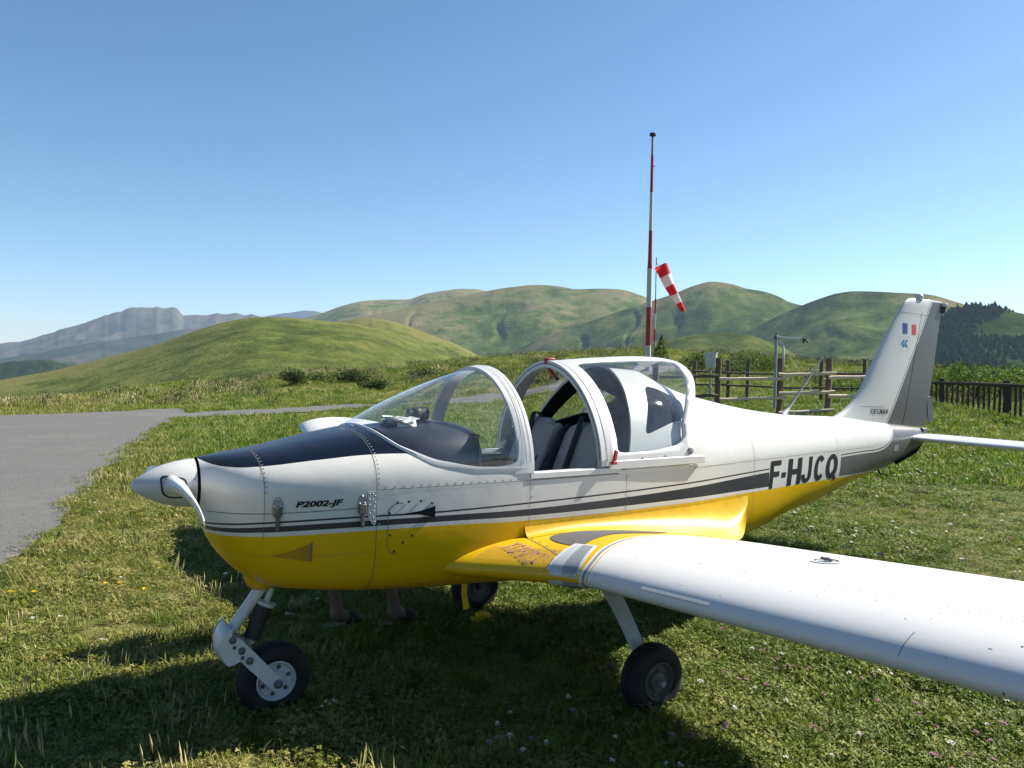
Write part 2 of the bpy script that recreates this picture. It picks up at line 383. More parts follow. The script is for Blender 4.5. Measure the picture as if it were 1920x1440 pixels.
# fuselage skin: tub + forward deck + rear deck
b = MB()
xs = lin(.987, 1.8, 14)[:-1] + lin(1.8, 3.5, 24)[:-1] + lin(3.5, 6.2, 40)
b.grid([[P_bot(x, a) for a in lin(0, math.pi, 57)] for x in xs])
near = [(x, a_of(x, BASE(x))) for x in lin(1.81, 1.06, 40)]
outer = [(.987, 0.)] + [(1.81, 0.)] + near[:-1] + [(1.055, math.pi/2)] + [(x, math.pi-a) for x, a in near[::-1][1:]] + [(1.81, math.pi)] + [(.987, math.pi)]
panel(b, outer, [], .04, .09, P_top)
def deck_pt(u, a):      # u 0..1 over the sliding raked edge, then plain x
    x0 = xf_deck(a); x = x0 + (3.3-x0)*u if u <= 1 else 3.3 + (u-1); return P_top(x, a)
def deck_u(x, a):
    x0 = xf_deck(a); return (x-x0)/(3.3-x0)
qw = rounded([(2.785, 1.645), (3.08, 1.545), (2.985, 1.445), (2.61, 1.36)], .05)
qn = [(deck_u(x, a_of(x, z)), a_of(x, z)) for x, z in qw]
qfar = [(u, math.pi-a) for u, a in qn]
panel(b, [(0, 0), (1, 0), (3.9, 0), (3.9, math.pi), (1, math.pi), (0, math.pi)], [qn, qfar], .06, .075, deck_pt)
# tail end cap and stern box
b.fan([P_bot(6.2, a) for a in lin(0, math.pi, 31)] + [P_top(6.2, a) for a in lin(math.pi, 0, 31)][1:-1])
fus = b.build('fuselage', M['body'], plane, angle=30)
# the stern fairing under the rudder
b = MB(); b.grid([[(6.19+.11*t, s*(.065-.025*t)*c, z0+(z1-z0)*k) for s, c, k in ((-1, 1, 0), (-1, 1, 1), (1, 1, 1), (1, 1, 0))] for t, z0, z1 in ((0, 1.13, 1.27), (1, 1.18, 1.272))], closed_j=True)
b.fan([(6.30, -.04, 1.18), (6.30, -.04, 1.272), (6.30, .04, 1.272), (6.30, .04, 1.18)])
b.build('tail_cone', M['fin'], plane, bevel=.012)
# black lining of the cabin
b = MB()
b.grid([[P_bot(x, a, -.012) for a in lin(0, math.pi, 41)] for x in lin(1.12, 3.25, 20)])
b.fan([P_bot(1.12, a, -.012) for a in lin(0, math.pi, 21)] + [P_top(1.12, a, -.012) for a in lin(math.pi, 0, 21)][1:-1])
b.fan([P_bot(3.25, a, -.012) for a in lin(0, math.pi, 21)] + [P_top(3.25, a, -.012) for a in lin(math.pi, 0, 21)][1:-1])
def in_pt(u, a):
    x0 = xf_deck(a)-.0; x = x0 + (3.3-x0)*u; return P_top(x, a, -.014)
panel(b, [(0, 0), (.97, 0), (.97, math.pi), (0, math.pi)], [qn, qfar], .08, .09, in_pt)
b.grid([[P_top(x, a, -.012) for a in lin(0, .9*a_of(x, BASE(x)), 6)] for x in lin(1.12, 1.81, 12)])
b.grid([[P_top(x, math.pi-a, -.012) for a in lin(0, .9*a_of(x, BASE(x)), 6)] for x in lin(1.12, 1.81, 12)])
b.box((2.45, 0, .68), (.9, .9, .03)); b.box((2.62, 0, .95), (.03, .92, .5))
b.build('cabin_lining', M['lining'], plane, angle=50)
# rim of the rear deck and quarter windows
b = MB()
ring = [P_top(xf_deck(a), a, .003) for a in lin(0.0, math.pi, 61)]; ring2 = [P_top(xf_deck(a)+.004, a, -.016) for a in lin(0.0, math.pi, 61)]
b.grid([ring, ring2]); b.build('deck_rim', M['white'], fus, angle=60)
for sgn in (0, 1):
    b = MB(); panel(b, qfar if sgn else qn, [], .06, .06, lambda u, a: (lambda p: (p[0], p[1]*.993, p[2]))(deck_pt(u, a)))
    b.build('quarter_window', M['canopyglass'], fus)
# sills / canopy rails
for sg in (-1, 1):
    b = MB()
    for x0, x1 in ((1.80, 2.40),):
        P = []
        for x in lin(x0, x1, 10):
            y = ys(x, 1.16)
            P.append([(x, sg*(y+.006), 1.163), (x, sg*(y+.006), 1.196), (x, sg*(y-.03), 1.200), (x, sg*(y-.035), 1.17)])
        b.grid(P, closed_j=True); b.fan(P[0]); b.fan(P[-1])
    P = [[(x, sg*(ys(x, 1.16)+.004), 1.155), (x, sg*(ys(x, 1.16)+.004), 1.18), (x, sg*(ys(x, 1.16)-.02), 1.18)] for x in lin(2.38, 2.98, 12)]
    b.grid(P)
    b.build('canopy_rail', M['white'], fus, bevel=.004)

# seams and rivets
def ribbon(mb, pts3, wdt, nrm):
    """thin strip along 3-D points lying on a skin"""
    P = []
    n = len(pts3)
    for i, p in enumerate(pts3):
        t = (Vector(pts3[min(i+1, n-1)])-Vector(pts3[max(i-1, 0)])).normalized(); s = t.cross(Vector(nrm(p))).normalized()*wdt/2
        P.append([Vector(p)-s, Vector(p)+s])
    mb.grid(P)
def nout(p):
    x, y, z = p; e = .004
    if abs(y) < .02: return (0, 0, 1 if z > ZM_(x) else -1)
    g = Vector((-(ys(x+e, z)-ys(x-e, z))/(2*e), -1, -(ys(x, z+e)-ys(x, z-e))/(2*e))); return g.normalized()
def ring_pts(x, a0=-1.45, a1=1.5, off=.0015, n=50, rake=0.):
    out = []
    for i in range(n):
        a = a0+(a1-a0)*i/(n-1); xx = x + (rake*max(0, a)**3)
        out.append(P_top(xx, a, off) if a >= 0 else P_bot(xx, -a, off))
    return out
bs = MB()
bs_list = [(ring_pts(.986, a1=1.56), .0022), (ring_pts(2.44, a1=.02), .0025), (ring_pts(1.80, a1=.0), .0025), (ring_pts(3.62, a1=.9), .002), (ring_pts(4.72, a1=1.2), .002)]
for L, wd in bs_list: ribbon(bs, L, wd, nout)
ribbon(bs, [side(x, 1.157, .0015) for x in lin(.99, 3.4, 60)], .002, nout)
ribbon(bs, [side(x, 1.16-.0*x, .0015) for x in lin(3.4, 5.3, 40)], .0015, nout)
ribbon(bs, [side(x, z, .0015) for x, z in rounded([(1.13, 1.095), (1.04, 1.08), (1.04, .86), (1.10, .84)], .05) + []][3:-3], .003, nout)
ribbon(bs, [side(x, .665+.0*x, .0015) for x in lin(1.0, 1.7, 20)], .003, nout)
merge(bs.build('panel_seam', M['seam'], fus, smooth=False), fus)
def dome(mb, p, n, r):
    n = Vector(n); u = n.cross(Vector((.3, .2, 1))).normalized(); v = n.cross(u); k = 6
    R1 = [Vector(p)+(u*math.cos(2*math.pi*i/k)+v*math.sin(2*math.pi*i/k))*r for i in range(k)]
    mb.add(R1+[Vector(p)+n*r*.55], [(i, (i+1) % k, k) for i in range(k)])
br = MB(); bd = MB()
for i in range(0, 36):
    L = ring_pts(.999, -1.35, 1.5, .0, 37); dome(br, L[i], nout(L[i]), .0040)
for x in lin(1.03, 2.3, 30): dome(br, side(x, 1.168, 0), nout(side(x, 1.168)), .0040)
for x in lin(1.02, 1.75, 14): dome(br, side(x, .675, 0), nout(side(x, .675)), .0035)
for z in (1.12, 1.075): dome(br, side(1.815, z, 0), nout(side(1.815, z)), .005)
for z in lin(.99, 1.14, 5): dome(br, side(2.46, z, 0), nout(side(2.46, z)), .0035)
for x in lin(3.3, 5.2, 90): dome(br, side(x, 1.172, 0), nout(side(x, 1.172)), .0022)
for a in lin(-.9, 1.2, 40):
    p = P_top(3.64, a) if a > 0 else P_bot(3.64, -a); dome(br, p, nout(p), .0022)
merge(br.build('rivet_row', M['metal'], fus), fus)
for x, z in ((1.085, 1.092), (1.14, 1.093), (1.20, 1.092), (1.256, 1.078), (1.047, 1.045), (1.235, 1.0), (1.05, .94), (1.16, .93), (1.115, .90), (1.075, .86)):
    p = side(x, z, .001); bd.lathe(p, nout(p), [(.006, 0), (.006, .002), (0.0005, .002)], 8)
merge(bd.build('panel_screw', M['black'], fus), fus)
# side vent scoop
b = MB(); panel(b, [(1.10, 1.036), (1.20, 1.047), (1.268, 1.066), (1.268, 1.012), (1.20, 1.028)], [], .03, .02, lambda x, z: side(x, z, .002+.012*max(0, (x-1.12)/.15)))
b.grid([[side(1.268, z, .014) for z in lin(1.012, 1.066, 5)], [side(1.268, z, .0) for z in lin(1.012, 1.066, 5)]]); b.build('air_scoop', M['ink'], fus, smooth=False)

# lettering laid on a skin
def glyphs(txt, bold=0., shear=0.):
    cu = bpy.data.curves.new('lettering', 'FONT'); cu.body = txt; cu.offset = bold; cu.shear = shear; cu.resolution_u = 3; cu.fill_mode = 'FRONT'
    o = bpy.data.objects.new('lettering', cu); COL.objects.link(o); dg = bpy.context.evaluated_depsgraph_get(); dg.update()
    me = o.evaluated_get(dg).to_mesh(); V = [tuple(v.co[:2]) for v in me.vertices]; F = [tuple(p.vertices) for p in me.polygons]
    o.evaluated_get(dg).to_mesh_clear(); bpy.data.objects.remove(o); bpy.data.curves.remove(cu)
    A = np.array(V); lo, hi = A.min(0), A.max(0); A = (A-lo)/(hi-lo); return A, F
def lay(name, txt, fn, mat, parent, bold=.02, shear=0., jit=(0, 0)):
    A, F = glyphs(txt, bold, shear); b = MB(); b.add([fn(u+jit[0], v+jit[1]) for u, v in A], F); return b.build(name, mat, parent, smooth=False)
def arc(cx_, cy_, rx, ry, a0, a1, n=14): return [(cx_+rx*math.cos(rad(a0+(a1-a0)*i/n)), cy_+ry*math.sin(rad(a0+(a1-a0)*i/n))) for i in range(n+1)]
def ringC(o): return arc(.5, .5, .5, .5, 48, 312, 26) + arc(.5, .5, .21, .33, 312, 48, 26)
def ringC(k, t=0): return arc(.5, .5, .5, .5, 42, 318, 26) + arc(.5, .5, .5-k, .5-k*.62, 318, 42, 26)
K = .32
GL = {'F': [[(0, 0), (K, 0), (K, .41), (.88, .41), (.88, .60), (K, .60), (K, .82), (1, .82), (1, 1), (0, 1)]],
      'T': [[(.36, 0), (.64, 0), (.64, .82), (1, .82), (1, 1), (0, 1), (0, .82), (.36, .82)]],
      'E': [[(0, 0), (1, 0), (1, .18), (K, .18), (K, .41), (.88, .41), (.88, .59), (K, .59), (K, .82), (1, .82), (1, 1), (0, 1)]],
      'N': [[(0, 0), (.26, 0), (.26, .58), (.72, 0), (1, 0), (1, 1), (.74, 1), (.74, .42), (.28, 1), (0, 1)]],
      'A': [[(0, 0), (.27, 0), (.34, .22), (.66, .22), (.73, 0), (1, 0), (.64, 1), (.36, 1)]],
      'M': [[(0, 0), (.22, 0), (.22, .62), (.42, .1), (.58, .1), (.78, .62), (.78, 0), (1, 0), (1, 1), (.74, 1), (.5, .42), (.26, 1), (0, 1)]],
      '-': [[(0, .34), (1, .34), (1, .53), (0, .53)]],
      'H': [[(0, 0), (.31, 0), (.31, .40), (.69, .40), (.69, 0), (1, 0), (1, 1), (.69, 1), (.69, .60), (.31, .60), (.31, 1), (0, 1)]],
      'J': [[(1, 1), (.64, 1), (.64, .3)] + arc(.46, .28, .18, .11, 0, -180, 8) + [(.28, .34), (-.06, .34)] + arc(.46, .28, .54, .28, 180, 360, 14) + [(1, .3)]],
      'C': [ringC(.31)],
      'Q': [arc(.5, .5, .5, .5, -90, 270, 40)[:-1], [(.50, .26), (.66, .34), (1.02, -.02), (.86, -.12)]]}
def letters(name, mat, parent, rows, fn, lean=.1):
    b = MB()
    for ch, x0, x1 in rows:
        for k, pl in enumerate(GL[ch]):
            hole = [arc(.5, .5, .19, .31, -90, 270, 30)[:-1]] if ch == 'Q' and k == 0 else []
            panel(b, pl, hole, .3, .25, lambda u, v: fn(x0+(x1-x0)*u, v, k))
    return b.build(name, mat, parent, smooth=False)
REG = (('F', 3.804, 3.933), ('-', 3.949, 4.002), ('H', 4.028, 4.208), ('J', 4.225, 4.346), ('C', 4.386, 4.531), ('Q', 4.549, 4.718))
letters('registration_lettering', M['ink'], fus, REG, lambda x, v, k: side(x+.020*(v-.3), .956+.184*v, .0018+.0008*k))
# tail hatch, tie down hook
b = MB(); P = [side(x, z, .002) for x, z in rounded([(5.62, 1.10), (5.70, 1.105), (5.70, 1.155), (5.62, 1.15)], .012)]; b.fan(P); b.build('inspection_hatch', M['metal'], fus, smooth=False)
b = MB(); b.tube([(5.62, 0, .955), (5.66, -.01, .90), (5.74, -.01, .885)], .008, 8); b.build('tie_down_hook', M['black'], plane)
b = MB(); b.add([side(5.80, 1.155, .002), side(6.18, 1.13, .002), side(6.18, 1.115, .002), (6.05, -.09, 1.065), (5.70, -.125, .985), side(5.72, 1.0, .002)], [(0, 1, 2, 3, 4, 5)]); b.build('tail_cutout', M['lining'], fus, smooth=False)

# cowling
b = MB()
xs = [.28, .287, .295, .31, .33, .355, .38, .41, .45, .5, .55, .6, .65, .7, .76, .82, .88, .93, .985]
b.grid([[P_top(x, a) for a in lin(0, math.pi, 41)] + [P_bot(x, a) for a in lin(math.pi, 0, 49)][1:-1] for x in xs], closed_j=True)
cowl = b.build('cowling', M['body'], plane, angle=60)
b = MB(); b.lathe((.281, 0, 1.165), (1, 0, 0), [(.122, -.001), (.118, .02), (.05, .02), (.001, .02)], 40); b.build('cowling_bulkhead', M['lining'], cowl)
b = MB()
ribbon(b, [side(x, z, .0015) for x, z in zip(lin(.30, .985, 30), [1.055+.024*(i/29)**.8 for i in range(30)])], .0035, nout)
ribbon(b, ring_pts(.505, 0.0, 1.5, .0015), .003, nout); ribbon(b, ring_pts(.505, -.35, 0., .0015), .002, nout)
ribbon(b, [side(x, .865, .0015) for x in lin(.36, .97, 24)], .0012, nout)
merge(b.build('cowling_seam', M['seam'], cowl, smooth=False), cowl)
b = MB()
for i in range(13):
    L = ring_pts(.514, .03, 1.5, 0, 13); dome(b, L[i], nout(L[i]), .0045)
merge(b.build('cowling_rivet', M['metal'], cowl), cowl)
for x in (.556, .917):
    l = MB()
    o = rounded([(x-.020, 1.05), (x-.020, 1.12), (x, 1.145), (x+.020, 1.12), (x+.020, 1.05)], .015); panel(l, o, [], .02, .02, lambda u, v: side(u, v, .003)); 
    lt_ = l.build('latch', M['metal'], cowl, smooth=False, solid=.005)
    l = MB(); p0 = Vector(side(x, 1.075, .012)); p1 = Vector(side(x, .998, .012))
    n0 = Vector(nout(side(x, 1.04))); R = Matrix((Vector((1, 0, 0)), n0, Vector((0, 0, 1)))).transposed()
    l.box((p0+p1)/2, (.020, .012, .085), R); l.box(p0+n0*.004, (.034, .014, .045), R); l.box(p1, (.012, .014, .022), R)
    l.build('latch_lever', M['darkmetal'], lt_, bevel=.003)
    l = MB()
    for dx, z in ((0, 1.132), (-.012, 1.10), (.012, 1.10)): dome(l, side(x+dx, z, .005), n0, .0045)
    merge(l.build('latch_rivet', M['white'], lt_), lt_)
b = MB(); o = rounded([(.940, 1.150), (.982, 1.150), (.982, 1.0), (.972, .99), (.945, 1.03)], .012); panel(b, o, [], .02, .02, lambda u, v: side(u, v, .003)); pl_ = b.build('hinge_plate', M['offwhite'], cowl, smooth=False, solid=.004)
b = MB()
for x, z in ((.95, 1.14), (.965, 1.14), (.976, 1.13), (.95, 1.115), (.965, 1.115), (.976, 1.10), (.95, 1.09), (.972, 1.08), (.97, 1.06), (.952, 1.05), (.968, 1.03), (.974, 1.01)): dome(b, side(x, z, .005), nout(side(x, z)), .0035)
merge(b.build('hinge_rivet', M['metal'], pl_), pl_)
b = MB(); panel(b, [(.535, .868), (.60, .884), (.66, .908), (.70, .928), (.70, .838), (.62, .852)], [], .03, .03, lambda x, z: side(x, z, .0022)); b.build('cooling_duct', plain('duct_shade', (.27, .15, .001), .7), cowl, smooth=False)  # flat patch; the recess's shade is put into its dark yellow
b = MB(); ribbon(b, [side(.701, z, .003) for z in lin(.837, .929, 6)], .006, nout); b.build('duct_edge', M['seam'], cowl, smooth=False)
lay('model_lettering', 'P2002-JF', lambda u, v: side(.628+.205*u, 1.083+.004*u+.036*v, .003), M['ink'], cowl, bold=.04, shear=.25)
# exhaust bump under the cowling
b = MB(); b.lathe((.60, 0, .70), (.25, 0, -1), [(.10, -.03), (.095, .02), (.075, .055), (.05, .065)], 20); b.build('leg_fairing', M['yellow'], cowl)

# spinner and propeller
HUB = Vector((.17, 0, 1.165))
b = MB(); b.lathe((0, 0, 1.170), (1, 0, 0), [(.001, 0), (.012, .003), (.028, .018), (.050, .05), (.074, .095), (.092, .14), (.1045, .19), (.111, .235), (.114, .268), (.106, .270), (.02, .270)], 48)
spin = b.build('spinner', M['white'], plane, angle=50)
for sg in (-1, 1):
    b = MB(); P = []
    # each section: distance out, centre x, centre z, chord, thickness, pitch angle
    for r, cx_, cz_, ch, th, ang in ((.035, .172, 1.176, .085, .075, 18), (.10, .174, 1.176, .105, .075, 22), (.16, .182, 1.174, .120, .066, 30), (.26, .190, 1.169, .132, .040, 42), (.42, .190, 1.162, .128, .022, 54), (.6, .184, 1.154, .10, .016, 66), (.75, .172, 1.148, .072, .010, 76), (.83, .166, 1.145, .05, .008, 78), (.855, .164, 1.144, .02, .005, 78)):
        t = rad(ang); cdir = Vector((math.cos(t), 0, -math.sin(t)*-sg)) if False else Vector((math.cos(t), 0, math.sin(t)*(-1 if sg < 0 else 1))); nd = Vector((-cdir.z, 0, cdir.x)); c = Vector((cx_, sg*r, cz_ if sg < 0 else cz_-.02)); ring = []
        for k in range(16):
            q = 2*math.pi*k/16; ring.append(c + cdir*(ch/2*math.cos(q)) + nd*(th/2*math.sin(q)*(1-(.2+.6*min(1, r*4))*math.cos(q))))
        P.append(ring)
    b.grid(P, closed_j=True); b.fan(P[-1]); b.build('propeller_blade', M['white'], plane, angle=60)
    # root opening in the spinner
    b = MB(); cut = rounded([(.112, 1.225), (.205, 1.212), (.225, 1.195), (.225, 1.115), (.15, 1.115), (.118, 1.14)], .03)
    def sp(x, z):
        r = np.interp(x, [0, .012, .05, .095, .14, .19, .235, .268], [.001, .025, .050, .074, .092, .1045, .111, .114]); dz = z-1.170
        return (x, sg*math.sqrt(max(1e-6, r*r-dz*dz))+sg*.0015, z)
    c2 = np.array(cut).mean(0); inner = [tuple(c2+(np.array(p)-c2)*.86) for p in cut]
    b.grid([[sp(*p) for p in cut], [sp(*p) for p in inner]], closed_j=True); b.build('blade_seal', M['black'], spin, smooth=False)

# wings
XL = pchip([.40,.53,.65,.8,.92,1.0,1.08,2.9,3.6,4.25], [1.28,1.38,1.49,1.62,1.715,1.760,1.78,1.78,1.90,2.03])
XT = pchip([.40,2.9,3.6,4.25], [3.19,3.19,3.14,3.09])
def zle(y): return .722 + .0895*(y-.55) + (.03*max(0, 1.0-y)/.5)
def wing_pt(y, s, up, sg=-1, off=0.):
    """y outboard distance, s 0 leading .. 1 trailing edge"""
    xl, xt = XL(y), XT(y); c = xt-xl; T = .195*min(1, .35+.65*(c/1.41)) if y > 2.9 else .195
    if y > 4.25: k = math.sqrt(max(0., 1-((y-4.25)/.08)**2)); T *= max(.02, k)
    th = T/.2*(.2969*math.sqrt(max(s, 0))-.126*s-.3516*s*s+.2843*s**3-.1015*s**4)
    cam_ = .024*c*(1-((s-.4)/.6)**2 if s > .4 else 1-((.4-s)/.4)**2)
    z = zle(y)*(1-s) + (.715+.0895*(y-.55))*s + cam_ + (th+off if up else -th-off)
    return (xl + c*s, sg*y, z)
def wing_at(x, y, off=.003, sg=-1):
    s = (x-XL(y))/(XT(y)-XL(y)); return wing_pt(y, min(1, max(0, s)), True, sg, off)
ss = [0.5*(1-math.cos(math.pi*i/34)) for i in range(35)]
wings = {}
for sg in (-1, 1):
    b = MB(); P = []
    for y in [.40, .48, .53, .59, .65, .72, .8, .86, .92, .96, 1.0, 1.04, 1.08, 1.2, 1.5, 1.8, 2.1, 2.5, 2.9, 3.2, 3.6, 4.0, 4.25, 4.28, 4.31, 4.325, 4.33]:
        P.append([wing_pt(y, s, True, sg) for s in ss[::-1]] + [wing_pt(y, s, False, sg) for s in ss[1:-1]])
    b.grid(P, closed_j=True); b.fan(P[-1]); wings[sg] = b.build('wing', M['wing'], plane, angle=70)
wl = wings[-1]
def decal(name, poly, mat, parent, off=.003, r=0., st=.05):
    b = MB(); panel(b, rounded(poly, r) if r else poly, [], st, st, lambda x, y: wing_at(x, y, off)); return b.build(name, mat, parent)
decal('walkway_pad', rounded([(1.86, .625), (2.02, .60), (2.35, .62), (2.62, .72), (2.48, .78), (2.2, .745), (2.02, .80), (1.90, .86), (1.84, .72)], .06), M['slate'], wl, .003)
# landing light let into the leading edge
def llp(j, s, off, m=0.):
    yi = .872-.062*s/.17+m; yo = 1.015-.105*s/.17-m; return yi+(yo-yi)*j
def lightpatch(j0, j1, s1, off, m, smin=.035):
    b = MB(); b.grid([[wing_pt(llp(j, s, off, m), s, True, -1, off) for s in lin(s1, 0, 14)] + [wing_pt(llp(j, s*-.5, off, m), s, False, -1, off) for s in lin(0, smin, 6)[1:]] for j in lin(j0, j1, 9)]); return b
ll = lightpatch(0, 1, .175, .006, 0, .05).build('landing_light', M['white'], wl)
lightpatch(.42, 1, .160, .0095, .014).build('light_cover', plain('grey_lens', (.20, .215, .23), .10, var=.04, coat=.6), ll)
lightpatch(0, .42, .160, .0095, .014).build('lens_reflection', plain('lens_reflection_pale', (.36, .39, .40), .12, var=.04, coat=.5), ll)  # paler half: a reflection on the lens, put into its colour
# spinner screws
b = MB()
for k in range(10):
    a_ = .35+k*.628; dome(b, (.258, .1125*math.cos(a_), 1.170+.1125*math.sin(a_)), (.1, math.cos(a_), math.sin(a_)), .004)
merge(b.build('spinner_screw', M['darkmetal'], spin), spin)
# fuel cap
b = MB(); p = wing_at(2.40, 1.86, .001); b.lathe(p, (0.02, .09, 1), [(.062, 0), (.062, .005), (.05, .006), (.048, .003), (.001, .003)], 28); fc = b.build('fuel_cap', M['white'], wl)
b = MB(); b.lathe(p, (0.02, .09, 1), [(.049, .0062), (.044, .0066)], 28); b.box((p[0], p[1], p[2]+.012), (.012, .05, .010)); b.box((p[0]+.012, p[1]+.01, p[2]+.010), (.03, .012, .008)); b.build('fuel_cap_latch', M['darkmetal'], fc)
# stall strip
b = MB(); P = []
for y in lin(1.42, 1.80, 12):
    a0 = Vector(wing_pt(y, .003, False, -1, -.001)); a1 = Vector(wing_pt(y, .018, True, -1, -.001)); m_ = (a0+a1)/2 + Vector((-.010, 0, .012)); P.append([a0, m_, a1])
b.grid(P); b.fan(P[0]); b.fan(P[-1]); b.build('stall_strip', M['white'], wl, smooth=False)
# seams on the wing
b = MB(); up = lambda p: (0, 0, 1)
ribbon(b, [wing_at(1.768+(y-.56)*.02, y, .002) for y in lin(.56, 1.10, 20)], .004, up)
ribbon(b, [wing_pt(2.55, s, True, -1, .001) for s in lin(0.002, .06, 12)], .0025, lambda p: (-.5, 0, .8))
ribbon(b, [wing_at(x, .79+.02*(x-3.0)**2, .002) for x in lin(2.75, 3.1, 10)], .003, up)
merge(b.build('wing_seam', M['seam'], wl, smooth=False), wl)
b = MB()
for y in lin(.6, 1.0, 7): dome(b, wing_at(1.785, y, .001), (0, 0, 1), .005)
for t in lin(0, 1, 12): dome(b, wing_at(1.84+.9*t, .60+.0*t, .0), (0, 0, 1), .003)
for t in lin(0, 1, 60): dome(b, wing_at(1.88+.9*t, (.86 if t < .2 else .83)+.0*t, .0), (0, 0, 1), .002)
for xr_ in (2.05, 2.62, 2.95):
    for t in lin(0, 1, 80): dome(b, wing_at(xr_, 1.15+2.4*t, .0), (0, 0, 1), .0026)
for yr_ in (1.35, 1.75, 2.15, 2.55, 2.95, 3.4):
    for t in lin(0, 1, 26): dome(b, wing_at(1.95+1.1*t, yr_, .0), (0, 0, 1), .0024)
merge(b.build('wing_screw', M['darkmetal'], wl), wl)
# worn lettering and hatching on the yellow leading edge cuff
txt = plain('faded_brown_lettering', (.30, .17, .10), .7, var=.3)
lay('cuff_lettering', 'KORRISAN', lambda u, v: wing_at(1.60+.11*v+.035*u, .60+.25*u, .003), txt, wl, bold=.01)
b = MB()
for t in lin(0, 1, 26):
    y0 = .575+.29*t; x0 = XL(y0)+.045; ribbon(b, [wing_at(x0+k*(.13), y0-.015*k, .003) for k in lin(0, 1, 5)], .003, up)
merge(b.build('cuff_hatching', txt, wl, smooth=False), wl)
# wing root fairing, both sides
for sg in (-1, 1):
    b = MB(); P = []
    for x in lin(1.772, 3.55, 46):
        y0 = ys(x, .925); A = Vector((x, sg*(y0+.002), .925+.012*(x-1.77)/1.8))
        yB = .585+.17*min(1, max(0, (x-1.77)/1.35))**1.3
        if x < 3.12: B = Vector(wing_at(x, yB, .002, sg))
        else:
            t = (x-3.12)/.43; q = Vector(wing_at(3.12, .755, .002, sg)); e = Vector((3.55, sg*(ys(3.55, .93)+.004), .915)); B = q.lerp(e, t); B.z = q.z+(e.z-q.z)*t**3.2-.010*math.sin(math.pi*t); B.y = sg*(.755+(abs(e.y)-.755)*t**1.15); B.x = x
        Cc = Vector((x, sg*(abs(A.y)+.010), B.z*.96+A.z*.04)); row = []
        for k in range(15):
            t = k/14; row.append(A*(1-t)**2 + Cc*2*t*(1-t) + B*t*t)
        P.append(row)
    b.grid(P)
    # flange on the fuselage side
    b.grid([[(x, sg*(ys(x, z)+.003), z) for z in (.943+.012*(x-1.77)/1.8, .925+.012*(x-1.77)/1.8)] for x in lin(1.772, 3.5, 40)])
    # closing skin below the trailing part
    b.build('wing_fairing', M['yellow'], plane, angle=70)
b = MB()
for x in lin(1.8, 3.5, 26): dome(b, (x, -ys(x, .934)-.003, .934+.012*(x-1.77)/1.8), (0, -1, 0), .004)
merge(b.build('fairing_screw', M['metal'], fus), fus)

# fin, rudder, stabilator
FL = pchip([1.30,1.36,1.40,1.45,1.519,1.62,1.737,2.311,2.36,2.386,2.395], [4.55,4.93,5.06,5.175,5.275,5.375,5.455,5.905,5.955,6.01,6.07])
FT = lambda z: 6.33 + .185*(z-1.275)
HG = lambda z: 5.93 + .257*(z-1.30)          # hinge line
def fin_th(z): return .105 - .055*(z-1.3)/1.1
def fin_pt(x, z, sg, off=0.):
    l, t = FL(z), FT(z); s = min(1, max(0, (x-l)/(t-l))); T = fin_th(z)/.2
    if z > 2.33: T *= math.sqrt(max(.02, 1-((z-2.33)/.068)**2))
    h = T*(.2969*math.sqrt(s)-.126*s-.3516*s*s+.2843*s**3-.1015*s**4); return (x, sg*(h+off), z)
zsf = [1.28,1.33,1.36,1.38,1.40,1.43,1.46,1.5,1.55,1.62,1.7,1.8,1.95,2.1,2.2,2.3,2.33,2.35,2.37,2.385,2.394]
def foil(x0f, x1f, zs_):
    b = MB(); P = []
    for z in zs_:
        a, c = x0f(z), x1f(z); u = [a+(c-a)*(.5*(1-math.cos(math.pi*i/16))) for i in range(17)]
        P.append([fin_pt(x, z, -1) for x in u] + [fin_pt(x, z, 1) for x in u[::-1]])
    b.grid(P, closed_j=True); b.fan(P[-1]); b.fan(P[0]); return b
fin = foil(FL, lambda z: HG(z)-.005 if z < 2.29 else FT(z), zsf).build('tail_fin', M['fin'], plane, angle=60)
rud = foil(lambda z: HG(z)+.003, FT, [1.285]+[z for z in zsf if 1.32 < z < 2.29]+[2.285]).build('rudder', M['fin'], plane, angle=60)
b = MB(); b.box((6.325+.06, 0, 1.43), (.075, .012, .22), Matrix.Rotation(rad(-10), 3, 'Y')); b.build('trim_tab', plain('dark_tab', (.06, .07, .09), .4), rud)
b = MB(); b.lathe((6.17, 0, 2.392), (0, 0, 1), [(.03, -.01), (.028, .012), (.036, .014), (.036, .022), (.03, .036), (.012, .046), (.001, .048)], 20); b.build('beacon_light', M['white'], fin)
b = MB(); b.lathe((6.56, 0, 2.350), (0, 0, 1), [(.001, -.04), (.018, -.04), (.026, -.01), (.034, .0), (.036, .012), (.028, .026), (.001, .032)], 20); b.build('tail_light', M['offwhite'], rud)
b = MB(); b.lathe((6.55, 0, 2.325), (0, 0, 1), [(.02, -.035), (.026, .02)], 16); b.build('tail_light_base', M['black'], rud)
def fdec(name, pts, mat, off=.0015):
    b = MB(); panel(b, pts, [], .04, .04, lambda x, z: fin_pt(x, z, -1, off)); return b.build(name, mat, fin, smooth=False)
def fpx(px, py):
    d = ray(px, py); t = (-.04-CAM[1])/d[1]; p = CAM+t*d; return (p[0], p[2])
fdec('flag_stripe', [(5.891, 2.082), (5.958, 2.078), (5.958, 2.168), (5.891, 2.172)], M['flagblue'])
fdec('flag_stripe', [(6.027, 2.076), (6.090, 2.073), (6.090, 2.162), (6.027, 2.166)], M['flagred'])
em = rounded([(5.845, 1.941), (5.988, 1.941), (5.985, 2.062), (5.842, 2.055)], .02)
b = MB(); c2 = np.array(em).mean(0)
